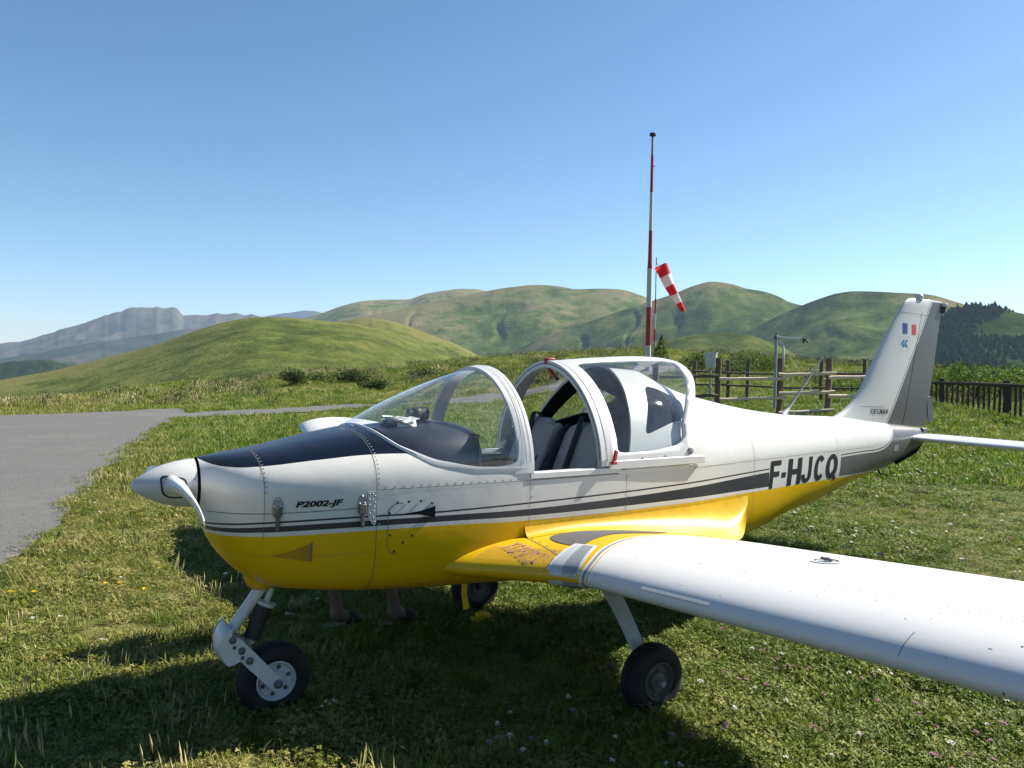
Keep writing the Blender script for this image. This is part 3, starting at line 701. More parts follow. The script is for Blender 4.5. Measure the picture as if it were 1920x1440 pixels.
b.grid([[fin_pt(*p, -1, .003) for p in em], [fin_pt(*(c2+(np.array(p)-c2)*.955), -1, .003) for p in em]], closed_j=True); b.build('emblem_border', M['greyink'], fin, smooth=False)
for k in (0, 1):
    x0 = 5.868+.044*k; fdec('emblem_chevron', [(x0, 1.998), (x0+.030, 2.030), (x0+.056, 2.028), (x0+.028, 1.997), (x0+.056, 1.966), (x0+.030, 1.966)], M['blueink'])
letters('maker_lettering', M['ink'], fin, [(c, 5.435+.0425*i, 5.435+.0425*i+.030) for i, c in enumerate('TECNAM')], lambda x, v, k: fin_pt(x+.012*v, 1.408-.03*(x-5.435)+.040*v, -1, .003))
b = MB(); ribbon(b, [fin_pt(5.45+.22*t, 1.458-.008*t, -1, .003) for t in lin(0, 1, 8)], .005, lambda p: (0, -1, 0)); b.build('lettering_rule', M['greyink'], fin, smooth=False)
b = MB()
ribbon(b, [fin_pt(x, 2.262-.03*(x-5.9), -1, .002) for x in lin(5.87, 6.30, 10)], .003, lambda p: (0, -1, 0)); ribbon(b, [fin_pt(5.61+.0*t, 1.30+.17*t, -1, .002) for t in lin(0, 1, 6)], .003, lambda p: (0, -1, 0)); ribbon(b, [fin_pt(5.32+.29*t, 1.468, -1, .002) for t in lin(0, 1, 6)], .003, lambda p: (0, -1, 0))
merge(b.build('fin_seam', M['seam'], fin, smooth=False), fin)
for sg in (-1, 1):
    b = MB(); P = []
    for y in (.06, .3, .7, 1.1, 1.40, 1.43, 1.445, 1.45):
        T = .062*(1 if y <= 1.4 else math.sqrt(max(.02, 1-((y-1.4)/.0505)**2))); c = .68
        u = [.5*(1-math.cos(math.pi*i/18)) for i in range(19)]; h = [T/.2*(.2969*math.sqrt(s)-.126*s-.3516*s*s+.2843*s**3-.1015*s**4) for s in u]
        P.append([(5.94+c*s, sg*y, 1.192+k) for s, k in zip(u, h)] + [(5.94+c*s, sg*y, 1.192-k) for s, k in list(zip(u, h))[::-1][1:-1]])
    b.grid(P, closed_j=True); b.fan(P[-1]); b.fan(P[0]); b.build('stabilator', M['white'], plane, angle=60)
# whip antenna
b = MB(); b.tube([(4.42, 0, 1.405), (4.47, 0, 1.445), (4.50, 0, 1.47), (4.60, 0, 1.575), (4.878, 0, 1.858)], [.032, .017, .010, .008, .005], 10); b.build('whip_antenna', M['galv'], plane)

# ------------------------------------------------------------------ windscreen, canopy, cabin
def arch(x0, wd, zb, H, n, t, k=0.):
    """t 0 near foot .. 1 far foot"""
    a = math.pi*t; c, s = math.cos(a), max(0, math.sin(a)); z = zb+H*s**(2/n); return (x0+k*(z-zb), -math.copysign(abs(c)**(2/n), c)*wd, z)
bpts = [(1.81,.545,1.20),(1.686,.536,1.206),(1.58,.531,1.209),(1.487,.526,1.213),(1.397,.517,1.228),(1.277,.500,1.259),(1.173,.456,1.313),(1.101,.390,1.358),(1.066,.25,1.400),(1.060,.12,1.415),(1.06,0,1.42)]
bp_ = [Vector((x, -y, z)) for x, y, z in bpts]; bp_ += [Vector((p.x, -p.y, p.z)) for p in bp_[-2::-1]]
cum = [0]
for i in range(1, len(bp_)): cum.append(cum[-1]+(bp_[i]-bp_[i-1]).length)
tb = [c/cum[-1] for c in cum]
BX, BY, BZ = [pchip(tb, [p[k] for p in bp_]) for k in range(3)]
def ws(u, v, off=0.):
    """windscreen skin: u along the base, v base..hoop"""
    B = Vector((BX(u), BY(u), BZ(u))); uu = .5+(u-.5)*1.0
    H = Vector(arch(1.81, .545, 1.2, .54, 2.0, uu)); p = B.lerp(H, v); o = Vector((-.25, (p.y)*1.2, .6)).normalized()
    return p + o*(.035*4*v*(1-v)*min(1, (H-B).length/.5) + off)
b = MB(); b.grid([[ws(u, v) for v in lin(0, 1, 20)] for u in lin(0.01, .99, 70)])
wsc = b.build('windscreen', M['glass'], plane, angle=180)
b = MB()
P = []
for u in lin(0, 1, 90):
    B = Vector((BX(u), BY(u), BZ(u))); H = Vector(arch(1.81, .545, 1.2, .54, 2.0, u)); L = max(.02, (H-B).length); v1 = min(1., (.012+.026*min(1, max(0, (B.x-1.12)/.2)))/L)
    P.append([ws(u, -.006/L if L > .1 else 0, .002), ws(u, v1*.5, .006), ws(u, v1, .002)])
b.grid(P)
# hoop: a box section arch with its foot flaring forward
P = []
for t in lin(0, 1, 81):
    fl = .03*max(0, 1-abs(math.sin(math.pi*t))/.35)**2; wd = .072+fl
    o0 = arch(1.81, .551, 1.195, .550, 2.0, t); i0 = arch(1.81, .528, 1.195, .523, 2.0, t)
    P.append([(o0[0]+.012, o0[1], o0[2]), (o0[0]-.02, o0[1], o0[2]+.001), (o0[0]-wd, o0[1]*.985, 1.195+(o0[2]-1.195)*.985), (i0[0]-wd, i0[1], i0[2]), (i0[0]+.012, i0[1], i0[2])])
b.grid(P, closed_j=True); b.fan(P[0]); b.fan(P[-1])
wfr = b.build('windscreen_frame', M['white'], wsc, angle=35)
# lower glass corner: triangular gusset between base strip and hoop foot
for sg in (-1, 1):
    g = MB(); o = rounded([(1.47, 1.210), (1.80, 1.205), (1.80, 1.40), (1.745, 1.385), (1.735, 1.27), (1.70, 1.245), (1.47, 1.228)], .03)
    def gp(x, z): 
        t = min(1, max(0, (z-1.195)/.552)); return (x, sg*(.551*math.sqrt(1-t*t)-.002-.062*max(0, 1.81-x)), z)
    panel(g, o, [], .05, .04, gp); g.build('frame_gusset', M['white'], wsc, smooth=True)
# dust sealant line along hoop
b = MB()
ribbon(b, [arch(1.775, .553, 1.195, .5525, 2.0, t) for t in lin(.03, .97, 70)], .003, lambda p: (0, p[1], max(.1, p[2]-1.2)))
ribbon(b, [arch(1.80, .553, 1.195, .5525, 2.0, t) for t in lin(.03, .97, 70)], .003, lambda p: (0, p[1], max(.1, p[2]-1.2)))
merge(b.build('frame_seam', M['seam'], wsc, smooth=False), wfr)

# sliding canopy
XR = pchip([1.2,1.4,1.5,1.6,1.74,1.83], [2.95,2.965,3.03,3.11,3.21,3.24])
CH = pchip([2.25,2.45,2.65,3.0,3.15,3.3], [1.772,1.794,1.808,1.823,1.818,1.795])
CW = pchip([2.25,2.6,3.0,3.3], [.556,.556,.545,.525])
XF = 2.28
def can(x, a, off=0.):
    n = 1.85; c, s = math.cos(a), max(0, math.sin(a)); return (x, -math.copysign(abs(c)**(2/n), c)*(CW(x)+off), 1.205+s**(2/n)*(CH(x)-1.205+off))
def canz(z): return math.asin(min(1., ((z-1.205)/(CH(2.7)-1.205)))**(1.85/2))
def xr_a(a): return XR(can(3.0, a)[2])
nearw = rounded([(2.375, canz(1.275)), (2.62, canz(1.275)), (xr_a(canz(1.31))-.075, canz(1.305))] + [(xr_a(a)-.075-.02*((a-.9)/.5 if a > .9 else 0), a) for a in lin(canz(1.42), canz(1.775), 9)] + [(3.06, canz(1.787)), (2.375, canz(1.787))], [.05, .02, .09] + [.02]*9 + [.06, .05])
farw = [(x, math.pi-a) for x, a in nearw]
b = MB()
edge = [(xr_a(a), a) for a in lin(0, math.pi, 60)]
panel(b, [(XF, 0)] + edge + [(XF, math.pi)], [nearw, farw], .06, .07, can)
cano = b.build('canopy', M['white'], plane, solid=.012, off=-1, angle=60)
for wnd in (nearw, farw):
    g = MB(); panel(g, wnd, [], .06, .07, lambda x, a: can(x, a, -.004)); g.build('canopy_glass', M['canopyglass'], cano, angle=180)
b = MB(); P = []
for t in lin(0, 1, 81):
    o0 = arch(XF, .560, 1.205, .577, 1.85, t); i0 = arch(XF, .520, 1.205, .535, 1.85, t); P.append([(XF-.025, o0[1], o0[2]), (XF+.055, o0[1], o0[2]+.004), (XF+.055, i0[1], i0[2]), (XF-.025, i0[1], i0[2])])
b.grid(P, closed_j=True); b.fan(P[0]); b.fan(P[-1]); chp = b.build('canopy_hoop', M['white'], cano, angle=35)
b = MB(); ribbon(b, [arch(XF+.012, .562, 1.205, .581, 1.85, t) for t in lin(.02, .98, 80)], .004, lambda p: (0, p[1], max(.05, p[2]-1.2))); ribbon(b, [arch(XF-.026, .545, 1.205, .558, 1.85, t) for t in lin(.02, .98, 80)], .006, lambda p: (-1, 0, 0))
merge(b.build('canopy_seal', M['seam'], cano, smooth=False), chp)
for sg in (-1, 1):
    b = MB(); P = [[(x, sg*(CW(x)+.006), 1.186), (x, sg*(CW(x)+.006), z1), (x, sg*(CW(x)-.012), z1+.004), (x, sg*(CW(x)-.02), 1.186)] for x, z1 in zip(lin(2.31, 3.05, 14), [1.232]*13+[1.226])]
    b.grid(P, closed_j=True); b.fan(P[0]); b.fan(P[-1]); b.build('canopy_skirt', M['white'], cano, bevel=.003)
b = MB()
for x, z in ((2.55, 1.238), (2.72, 1.242)): dome(b, (x, -CW(x)-.003, z), (0, -1, 0), .005)
merge(b.build('canopy_screw', M['black'], cano), cano)
b = MB(); b.lathe((2.93, -.540, 1.262), (0, -1, 0), [(.022, 0), (.020, .012), (.008, .016), (.001, .016)], 16); b.build('canopy_lock', M['metal'], cano)
b = MB(); b.box((2.335, -.575, 1.262), (.022, .016, .065), Matrix.Rotation(rad(14), 3, 'Y')); b.box((2.328, -.574, 1.225), (.035, .02, .02)); b.build('canopy_handle', M['red'], cano, bevel=.005)
b = MB(); b.box((XF+.0, .0, 1.788), (.05, .05, .016)); b.box((XF-.02, 0, 1.772), (.02, .03, .03)); b.build('canopy_latch', M['red'], cano, bevel=.004)
b = MB(); b.tube([(XF, .01, 1.735), (XF+.03, .0, 1.705), (XF+.055, -.005, 1.675)], [.008, .010, .011], 8, 0); b.build('latch_grip', M['red'], cano)
b = MB(); b.tube([(XF+.055, -.005, 1.675), (XF+.062, -.006, 1.666)], .0125, 8); b.build('grip_cap', M['black'], cano)

# glareshield, compass, panel
b = MB(); P = []
for x, zt, wd in ((1.10, 1.400, .30), (1.18, 1.416, .39), (1.30, 1.425, .425), (1.42, 1.435, .44), (1.49, 1.433, .445), (1.53, 1.420, .445), (1.545, 1.37, .445), (1.53, 1.20, .47), (1.52, 1.10, .49)):
    P.append([(x+.06*(1-(2*t-1)**2)**.6*(1 if x > 1.45 else .2), -wd*math.copysign(abs(math.cos(math.pi*t))**.62, math.cos(math.pi*t)), (zt-.24 if x < 1.515 else zt-.2*(1 if zt > 1.3 else .3)) + (.24 if x < 1.515 else .2*(1 if zt > 1.3 else .3))*max(0, math.sin(math.pi*t))**.55) for t in lin(0, 1, 33)])
b.grid(P); gs = b.build('glareshield', M['navyvinyl'], plane, angle=70)
b = MB(); b.grid([[(1.545, -.46*k, z) for k in lin(-1, 1, 5)] for z in (.85, 1.395)]); b.build('instrument_panel', M['lining'], plane)
b = MB(); b.lathe((1.40, 0, 1.425), (0, 0, 1), [(.022, 0), (.02, .018), (.035, .022), (.042, .035), (.042, .062), (.034, .078), (.018, .084), (.001, .084)], 24); b.tube([(1.36, 0, 1.47), (1.47, 0, 1.475)], [.036, .036], 16); b.build('compass', M['black'], gs)
b = MB()
for i in range(26):
    a = rng.random()*6.28; r = rng.random()**.5
    c = Vector((1.285+.05*r*math.cos(a), -.02+.12*r*math.sin(a), 1.43+.018*rng.random())); q = Matrix.Rotation(rng.random()*3, 3, 'Z') @ Matrix.Rotation(rng.random()-.5, 3, 'X')
    b.add([c+q@Vector(v) for v in ((-.05, -.04, 0), (.05, -.04, .006), (.05, .04, 0), (-.05, .04, .008))], [(0, 1, 2, 3)])
tag(b.build('crumpled_paper', plain('white_paper', (.7, .7, .7), .8), None, smooth=False), 'crumpled white paper lying on the dash behind the windscreen', 'paper')
b = MB(); b.box((1.50, .10, 1.45), (.05, .06, .03)); b.tube([(1.48, .06, 1.455), (1.52, .13, 1.475)], .012, 6); b.build('dash_bracket', M['offwhite'], gs)
# control column grip, throttle
b = MB(); b.tube([(1.9, -.24, .78), (1.88, -.24, 1.0), (1.86, -.24, 1.13)], [.014, .014, .02], 10); b.build('control_stick', M['black'], plane)

# seats
def slab(mb, w0, w1, h, th, n=9, m=13, mi=0):
    """soft pad standing on z=0, facing -x, with a rounded outline"""
    rows = []
    for j in range(m+1):
        v = j/m; wd = (w0+(w1-w0)*v)/2; e = 1-max(0, (v-.80)/.2)**2.2*.45; tk = th*(1-.25*v)*math.sqrt(max(.05, 1-abs(2*v-1)**7)); row = []
        for k in range(24):
            a = 2*math.pi*k/24; c, s = math.cos(a), math.sin(a); row.append((-math.copysign(abs(s)**.55, s)*tk/2, math.copysign(abs(c)**.4, c)*wd*e, v*h))
        rows.append(row)
    mb.grid(rows, closed_j=True, mi=mi); mb.fan(rows[0], mi); mb.fan(rows[-1], mi)
for yy in (-.255, .255):
    T = Matrix.Translation((2.20, yy, .86)) @ Matrix.Rotation(rad(22), 4, 'Y')
    b = MB(); slab(b, .44, .40, .60, .12); b.v = [tuple(T @ Vector(p)) for p in b.v]; st = b.build('seat', M['beige'], plane, angle=60)
    b = MB(); slab(b, .47, .45, .15, .44); T2 = Matrix.Translation((1.97, yy, .74)); b.v = [tuple(T2 @ Vector(p)) for p in b.v]; b.build('seat_cushion', M['beige'], st)
    for s2 in (-1, 1):
        b = MB(); slab(b, .075, .05, .57, .15); T3 = T @ Matrix.Translation((-.01, s2*.205, 0)); b.v = [tuple(T3 @ Vector(p)) for p in b.v]; b.build('seat_bolster', M['strap'] if s2 > 0 else M['beige'], st)
    for dy, x_ in ((.03, 0),):
        b = MB(); L = [T @ Vector((-.062-.006*math.sin(5*v), dy+.03*(v-.5), .62*v-.0)) for v in lin(0, .99, 12)] + [T @ Vector((-.03, dy+.02, .625)), T @ Vector((.06, dy+.02, .60))]
        P = [[p + Vector((0, -.024, 0)), p + Vector((0, .024, 0))] for p in L]; b.grid(P); b.build('harness_strap', M['strap'], st, solid=.004)
# dark jacket-like bag with piping lying between the seats
b = MB(); slab(b, .20, .16, .42, .15); T = Matrix.Translation((2.20, .00, .93)) @ Matrix.Rotation(rad(30), 4, 'Y') @ Matrix.Rotation(rad(-16), 4, 'X'); b.v = [tuple(T @ Vector(p)) for p in b.v]
bag = b.build('shoulder_bag', plain('black_nylon', (.014, .014, .017), .6), None); tag(bag, 'black nylon bag propped between the two beige cockpit seats', 'bag')
b = MB(); L = [T @ Vector((-.078, .07-.14*t, .12+.25*t)) for t in lin(0, 1, 10)]; b.tube(L, .004, 6); b.build('bag_piping', M['greyink'], bag)
b = MB(); b.box(T @ Vector((-.075, -.02, .30)), (.004, .03, .06), (T.to_3x3())); b.build('bag_tag', M['white'], bag)

# ------------------------------------------------------------------ landing gear
def wheel_mesh(root, c, R, wdt, rim_mat, sg, detail):
    """c: centre; tyre and rim as sub-parts of the wheel"""
    h = wdt/2
    t = MB(); t.lathe(c, (0, 1, 0), [(R*.52, -h*.80), (R*.62, -h*.95), (R*.78, -h), (R*.90, -h*.86), (R*.965, -h*.62), (R*.985, -h*.36), (R*.965, -h*.34), (R*.967, -h*.24), (R*.995, -h*.22), (R*.995, -h*.05), (R*.975, -h*.03), (R*.975, h*.03), (R*.995, h*.05), (R*.995, h*.22), (R*.967, h*.24), (R*.965, h*.34), (R*.985, h*.36), (R*.965, h*.62), (R*.90, h*.86), (R*.78, h), (R*.62, h*.95), (R*.52, h*.80)], 56)
    wh = t.build(root, M['rubber'], plane, angle=50)
    r = MB()
    for s in (-1, 1): r.lathe(Vector(c)+Vector((0, s*h*.78, 0)), (0, s, 0), [(R*.54, -.01), (R*.545, .008), (R*.52, .012), (R*.49, .004), (R*.44, -.012), (R*.30, -.010), (R*.26, .004), (R*.12, .008), (R*.001, .008)], 40)
    rm = r.build('wheel_rim', rim_mat, wh, angle=40)
    hl = MB()
    for k in range(6):
        a = math.pi/3*k+.3
        for s in (-1, 1): hl.lathe(Vector(c)+Vector((math.cos(a)*R*.37, s*(h*.78-.008), math.sin(a)*R*.37)), (0, s, 0), [(.011, 0), (.011, .002), (.001, .002)], 10)
    merge(hl.build('rim_hole', M['darkmetal'], rm), rm)
    ax = MB(); ax.tube([Vector(c)+Vector((0, sg*h*.3, 0)), Vector(c)+Vector((0, sg*(h+.028), 0))], [.022, .016], 12); ax.build('axle_nut', M['metal'], wh)
    return wh
NC = Vector((.650, 0, .172))
wheel_mesh('nose_wheel', NC, .178, .125, M['white'], -1, 1)
b = MB(); b.tube([(.625, 0, .70), (.60, 0, .655), (.46, 0, .462), (.405, 0, .42)], [.030, .030, .028, .027], 16); b.build('nose_leg', M['white'], plane)
for sg in (-1, 1):
    b = MB(); o = rounded([(.402, .452), (.462, .432), (.684, .165), (.650, .128), (.615, .150), (.40, .395)], .03); y = sg*.088
    panel(b, o, [], .08, .08, lambda u, v: (u, y, v)); fk = b.build('fork_arm', M['white'], plane, smooth=False, solid=.010, off=0, bevel=.002)
    b = MB()
    for x, z, r in ((.432, .425, .013), (.474, .366, .012), (.512, .312, .013), (.648, .172, .017)): b.lathe((x, y+sg*.006, z), (0, sg, 0), [(r, 0), (r, .006), (r*.6, .008), (.001, .008)], 12)
    for x, z in ((.44, .388), (.478, .332)): b.lathe((x, y+sg*.006, z), (0, sg, 0), [(.005, 0), (.005, .003), (.001, .003)], 8)
    merge(b.build('fork_bolt', M['darkmetal'], fk), fk)
FC = rounded([(.434, .485), (.384, .447), (.373, .375), (.412, .295), (.482, .320), (.426, .447)], .03)
b = MB(); fr_ = [(.425, .478), (.392, .452), (.379, .415), (.375, .375), (.390, .335), (.412, .297)]
b.grid([[(x+.02*(y/.09)**2-.010, y, z) for y in lin(-.088, .088, 9)] for x, z in fr_]); fd = b.build('nose_fender', M['white'], plane, solid=.005, angle=60)
for sg in (-1, 1):
    b = MB(); panel(b, FC, [], .06, .06, lambda u, v: (u, sg*.0945, v)); b.build('fender_cheek', M['white'], fd, smooth=False, solid=.004)
b = MB(); b.tube([(.598, -.02, .545), (.535, -.02, .395)], .040, 18); b.build('shock_absorber', plain('shock_rubber', (.010, .010, .011), .7), plane)
b = MB(); b.tube([(.632, -.02, .63), (.600, -.02, .55)], [.016, .016], 10); b.build('shock_rod', M['offwhite'], plane)
b = MB(); b.lathe((.602, -.02, .552), (-.39, 0, -.92), [(.001, -.012), (.043, -.010), (.045, .004), (.040, .008)], 18); b.build('shock_cap', M['offwhite'], plane)
b = MB(); b.tube([(.535, -.02, .395), (.525, -.02, .372)], [.03, .02], 12); b.build('shock_mount', M['offwhite'], plane)
for sg in (-1, 1):
    mc = Vector((2.315, sg*.925, .165))
    wheel_mesh('main_wheel', mc, .178, .125, plain('dull_rim', (.07, .07, .07), .6, .1), sg, 0)
    b = MB(); P = []
    for t in lin(0, 1, 14):
        y = .40+.455*t; z = .66-.42*t-.05*math.sin(math.pi*t)*-1; wd = .115-.045*t; P.append([(2.30+.015*t+sx*wd/2, sg*(y+sy*.011), z+sy*.008) for sx, sy in ((-1, -1), (1, -1), (1, 1), (-1, 1))])
    b.grid(P, closed_j=True); b.fan(P[-1]); b.build('main_leg', M['offwhite'], plane, smooth=True, angle=30)
    b = MB(); b.tube([(2.37, sg*.62, .50), (2.375, sg*.75, .36), (2.36, sg*.86, .22)], .006, 6); b.tube([(2.315, sg*.83, .20), (2.315, sg*.90, .17)], .025, 10); b.build('brake_line', M['black'], plane)
# boarding step: yellow strip hanging below the belly
b = MB(); P = [[(1.70-.02*t+dx, -.06, .60-.235*t), (1.70-.02*t+dx, -.04, .60-.235*t)] for dx in (0,) for t in lin(0, 1, 2)]
b.tube([(1.70, -.05, .60), (1.695, -.05, .46), (1.712, -.05, .37)], [.020, .018, .02], 8, sx=.4); b.build('hanging_strap', plain('yellow_webbing', (.6, .36, .005), .7), plane)
b = MB(); b.box((2.20, .62, .03), (.16, .07, .06)); b.box((2.20, .62, .07), (.09, .06, .03)); ck = b.build('wheel_chock', plain('chock_yellow', (.55, .34, .005), .6), None, bevel=.012, loc=(2.2, .62, 0)); tag(ck, 'small yellow wheel chock lying in the shade under the plane', 'wheel chock')

# ------------------------------------------------------------------ terrain
GD = np.array([0, 4.5, 7, 15, 26, 33, 38, 45, 60, 120, 400, 16000.])
GP = [-700, 0, 400, 700, 900, 1200, 1400, 1600, 1920, 2600]
GA = np.array([azel(p, 700)[0] for p in GP])
GZ = np.array([
 [0, 0, 0, 0, 0, -.1, -.4, -.8, -2.5, -14, -60, -90],
 [0, 0, 0, 0, 0, 0, -.1, -.5, -2.5, -14, -60, -90],
 [0, 0, 0, 0, 0, .05, .32, .55, .2, -9, -60, -90],
 [0, 0, 0, 0, .02, .2, .7, 1.2, .8, -7, -55, -90],
 [0, 0, .03, .06, .1, .3, 1.2, 2.1, 2.0, -5, -50, -90],
 [0, .01, .09, .2, .45, 1.1, 1.9, 2.75, 3.0, -3, -50, -90],
 [0, .015, .14, .32, .65, 1.1, 1.7, 2.4, 2.7, -3, -50, -90],
 [0, .03, .20, .42, .8, 1.2, 1.6, 2.0, 2.1, -4, -50, -90],
 [0, .08, .27, .5, .8, 1.1, 1.45, 1.8, 1.9, -4, -50, -90],
 [0, .08, .27, .5, .8, 1.1, 1.45, 1.8, 1.9, -4, -50, -90]])
def gz(x, y):
    x = np.asarray(x, float); y = np.asarray(y, float); dx = x-CAM[0]; dy = y-CAM[1]; d = np.hypot(dx, dy)
    a = np.arctan2(dx, dy); rel = (a-YAW+np.pi) % (2*np.pi)-np.pi; ac = np.clip(rel+YAW, GA[0], GA[-1])
    i = np.clip(np.searchsorted(GA, ac)-1, 0, len(GA)-2); t = (ac-GA[i])/(GA[i+1]-GA[i]); t = t*t*(3-2*t)
    zz = np.stack([np.interp(d, GD, r) for r in GZ]); idx = np.arange(d.size).reshape(d.shape)
    zf = zz.reshape(len(GA), -1); z0 = zf[i.ravel(), idx.ravel()]; z1 = zf[(i+1).ravel(), idx.ravel()]; z = (z0*(1-t.ravel())+z1*t.ravel()).reshape(d.shape)
    flat = np.clip((np.abs(rel)-1.2)/.8, 0, 1); back = np.interp(d, GD, GZ[0]); z = z*(1-flat)+back*flat
    bump = (fbm(x*.35, y*.35, 3, 3)-.5)*np.clip((d-24)/14, 0, 1)*.9*np.clip((90-d)/40, 0, 1)*.6
    small = (fbm(x*1.3, y*1.3, 3, 5)-.5)*.05*np.clip(d/8, .2, 1)*np.clip((60-d)/30, 0, 1)
    return z+bump+small
def gz1(x, y): return float(gz(np.array([x]), np.array([y]))[0])
APRON = [(-2.7, -4), (-.6, 3.5), (-.2, 5.0), (.967, 11.16), (2.0, 15.5), (3.1, 19.5), (3.45, 20.9), (6.45, 21.6), (8.9, 23.0), (13.6, 23.0), (26, 22.0), (26, 24.6), (15.1, 25.6), (9.6, 24.9), (3.85, 23.2), (4.1, 25.2), (-1.17, 22.9), (-30, 9.8), (-30, -4)]

def field_colour(q, p, near=True):
    """meadow colours: greens, straw, bare brown; real patches on the ground"""
    n1 = q.noise(p, .22, 5, .6); n2 = q.noise(p, 1.4, 5, .65); n3 = q.noise(p, 9, 4, .7)
    c = q.ramp(n2, [(.30, (.035, .065, .010)), (.45, (.075, .118, .018)), (.58, (.130, .150, .034)), (.72, (.24, .21, .085))])
    c = q.mix(q.rng(n1, .40, .66, 0, .75), c, q.ramp(n3, [(.3, (.12, .125, .03)), (.7, (.30, .255, .115))]))
    se = q.n('ShaderNodeSeparateXYZ'); q.l(p, se.inputs[0]); n4 = q.noise(p, .55, 5, .7)
    side_ = q.math('MULTIPLY', q.math('MAXIMUM', q.rng(se.outputs[0], 2.6, .4, .12, .75), q.rng(se.outputs[1], 13., 20., 0., .8)), q.rng(n4, .40, .60, .1, 1)); c = q.mix(side_, c, q.ramp(n3, [(.3, (.17, .16, .045)), (.55, (.27, .235, .085)), (.75, (.36, .30, .15))]))
    n6 = q.noise(p, 2.6, 4, .6); c = q.mix(q.rng(n6, .50, .64, 0, .62), c, (.030, .062, .010))
    return c
def ground_mat():
    q = N('meadow_soil'); p = world_pos(q); c = field_colour(q, p)
    n = q.noise(p, 26, 5, .75); c = q.mix(q.rng(n, .35, .65, .0, .55), c, (.022, .028, .008))
    q.l(c, q.b.inputs['Base Color']); q.b.inputs['Roughness'].default_value = .95; q.b.inputs['Specular IOR Level'].default_value = .1
    q.bump(n, .8, .05); return q.m
b = MB(); rings = np.concatenate([[.05, .6, 1.2], np.geomspace(1.8, 130, 130), np.geomspace(150, 16000, 26)]); azs = np.concatenate([np.linspace(YAW-1.0, YAW+1.0, 200), np.linspace(YAW+1.0, YAW+2*np.pi-1.0, 60)[1:-1]])
RR, AA = np.meshgrid(rings, azs, indexing='ij'); X = CAM[0]+RR*np.sin(AA); Y = CAM[1]+RR*np.cos(AA); Z = gz(X, Y)
b.grid(np.stack([X, Y, Z], -1).tolist(), closed_j=True); gr = b.build('ground', ground_mat(), None, angle=180); gr['kind'] = 'structure'

def asphalt():
    q = N('asphalt'); p = world_pos(q); n = q.noise(p, 38, 6, .85); n2 = q.noise(p, .6, 5, .6); n3 = q.noise(p, 5, 5, .7)
    c = q.ramp(n, [(.34, (.036, .037, .038)), (.5, (.084, .085, .085)), (.66, (.165, .165, .16))]); c = q.mix(q.rng(n2, .35, .7, 0, .45), c, (.115, .113, .108)); c = q.mix(q.rng(n3, .58, .70, 0, .6), c, (.05, .05, .049)); n5 = q.noise(p, .25, 6, .75); c = q.mix(q.rng(n5, .52, .60, 0, .35), c, (.14, .137, .128))
    q.l(c, q.b.inputs['Base Color']); q.b.inputs['Roughness'].default_value = .88; q.b.inputs['Specular IOR Level'].default_value = .25; q.bump(n, .5, .01); return q.m
b = MB(); ap = []
D_ = densify(APRON, .4, .4)
for i, (x, y) in enumerate(D_):
    w_ = (fbm(np.array([x*1.3]), np.array([y*1.3]), 4, 9)[0]-.5)*.55 if y > 2 and x > -5 else 0; ap.append((x+w_, y+w_*.3))
panel(b, ap, [], 1.2, 1.2, lambda x, y: (x, y, gz1(x, y)+.03))
apo = b.build('apron', asphalt(), None, angle=180); apo['kind'] = 'structure'

# ------------------------------------------------------------------ hills
def hill_mat(name, g1, g2, straw, rock=None, scale=1., spots=0., dry=.6):
    q = N(name); p = world_pos(q)
    at_ = q.n('ShaderNodeAttribute'); at_.attribute_name = 'dry'; dr = at_.outputs['Fac']
    n1 = q.noise(p, .0045*scale, 6, .66); n2 = q.noise(p, .022*scale, 7, .72); n3 = q.noise(p, .14*scale, 5, .75)
    c = q.ramp(q.math('MULTIPLY_ADD', n2, .7, q.math('MULTIPLY', dr, .3)), [(.38, tuple(x*.58 for x in g1)), (.46, g1), (.54, tuple(x*1.25 for x in g2)), (.64, tuple(x*.5+y*.5 for x, y in zip(g2, straw)))])
    ridge_ = q.math('ADD', dr, q.math('MULTIPLY_ADD', n2, .9, -.45)); c = q.mix(q.rng(ridge_, .54, .68, 0, dry), c, straw)
    c = q.mix(q.rng(n1, .50, .70, 0, .55), c, q.mix(q.rng(n3, .35, .65), tuple(x*.8 for x in straw), g2))
    if spots:
        k = q.math('MULTIPLY', q.rng(n3, .575, .63, 0, spots), q.rng(q.math('SUBTRACT', n2, q.math('MULTIPLY', dr, .5)), .18, .34, 0, 1)); c = q.mix(k, c, (.016, .026, .009))
    if rock:
        sl = q.n('ShaderNodeNewGeometry'); se = q.n('ShaderNodeSeparateXYZ'); q.l(sl.outputs['Normal'], se.inputs[0])
        c = q.mix(q.math('MULTIPLY', q.rng(se.outputs[2], .90, .70, 0, 1), q.rng(n2, .42, .58, 0, 1)), c, rock)
    c = q.mix(.30, c, (0, 0, 0)); q.l(c, q.b.inputs['Base Color']); q.b.inputs['Roughness'].default_value = 1.; q.b.inputs['Specular IOR Level'].default_value = 0.
    q.bump(n3, .6, 6.)
    return q.m
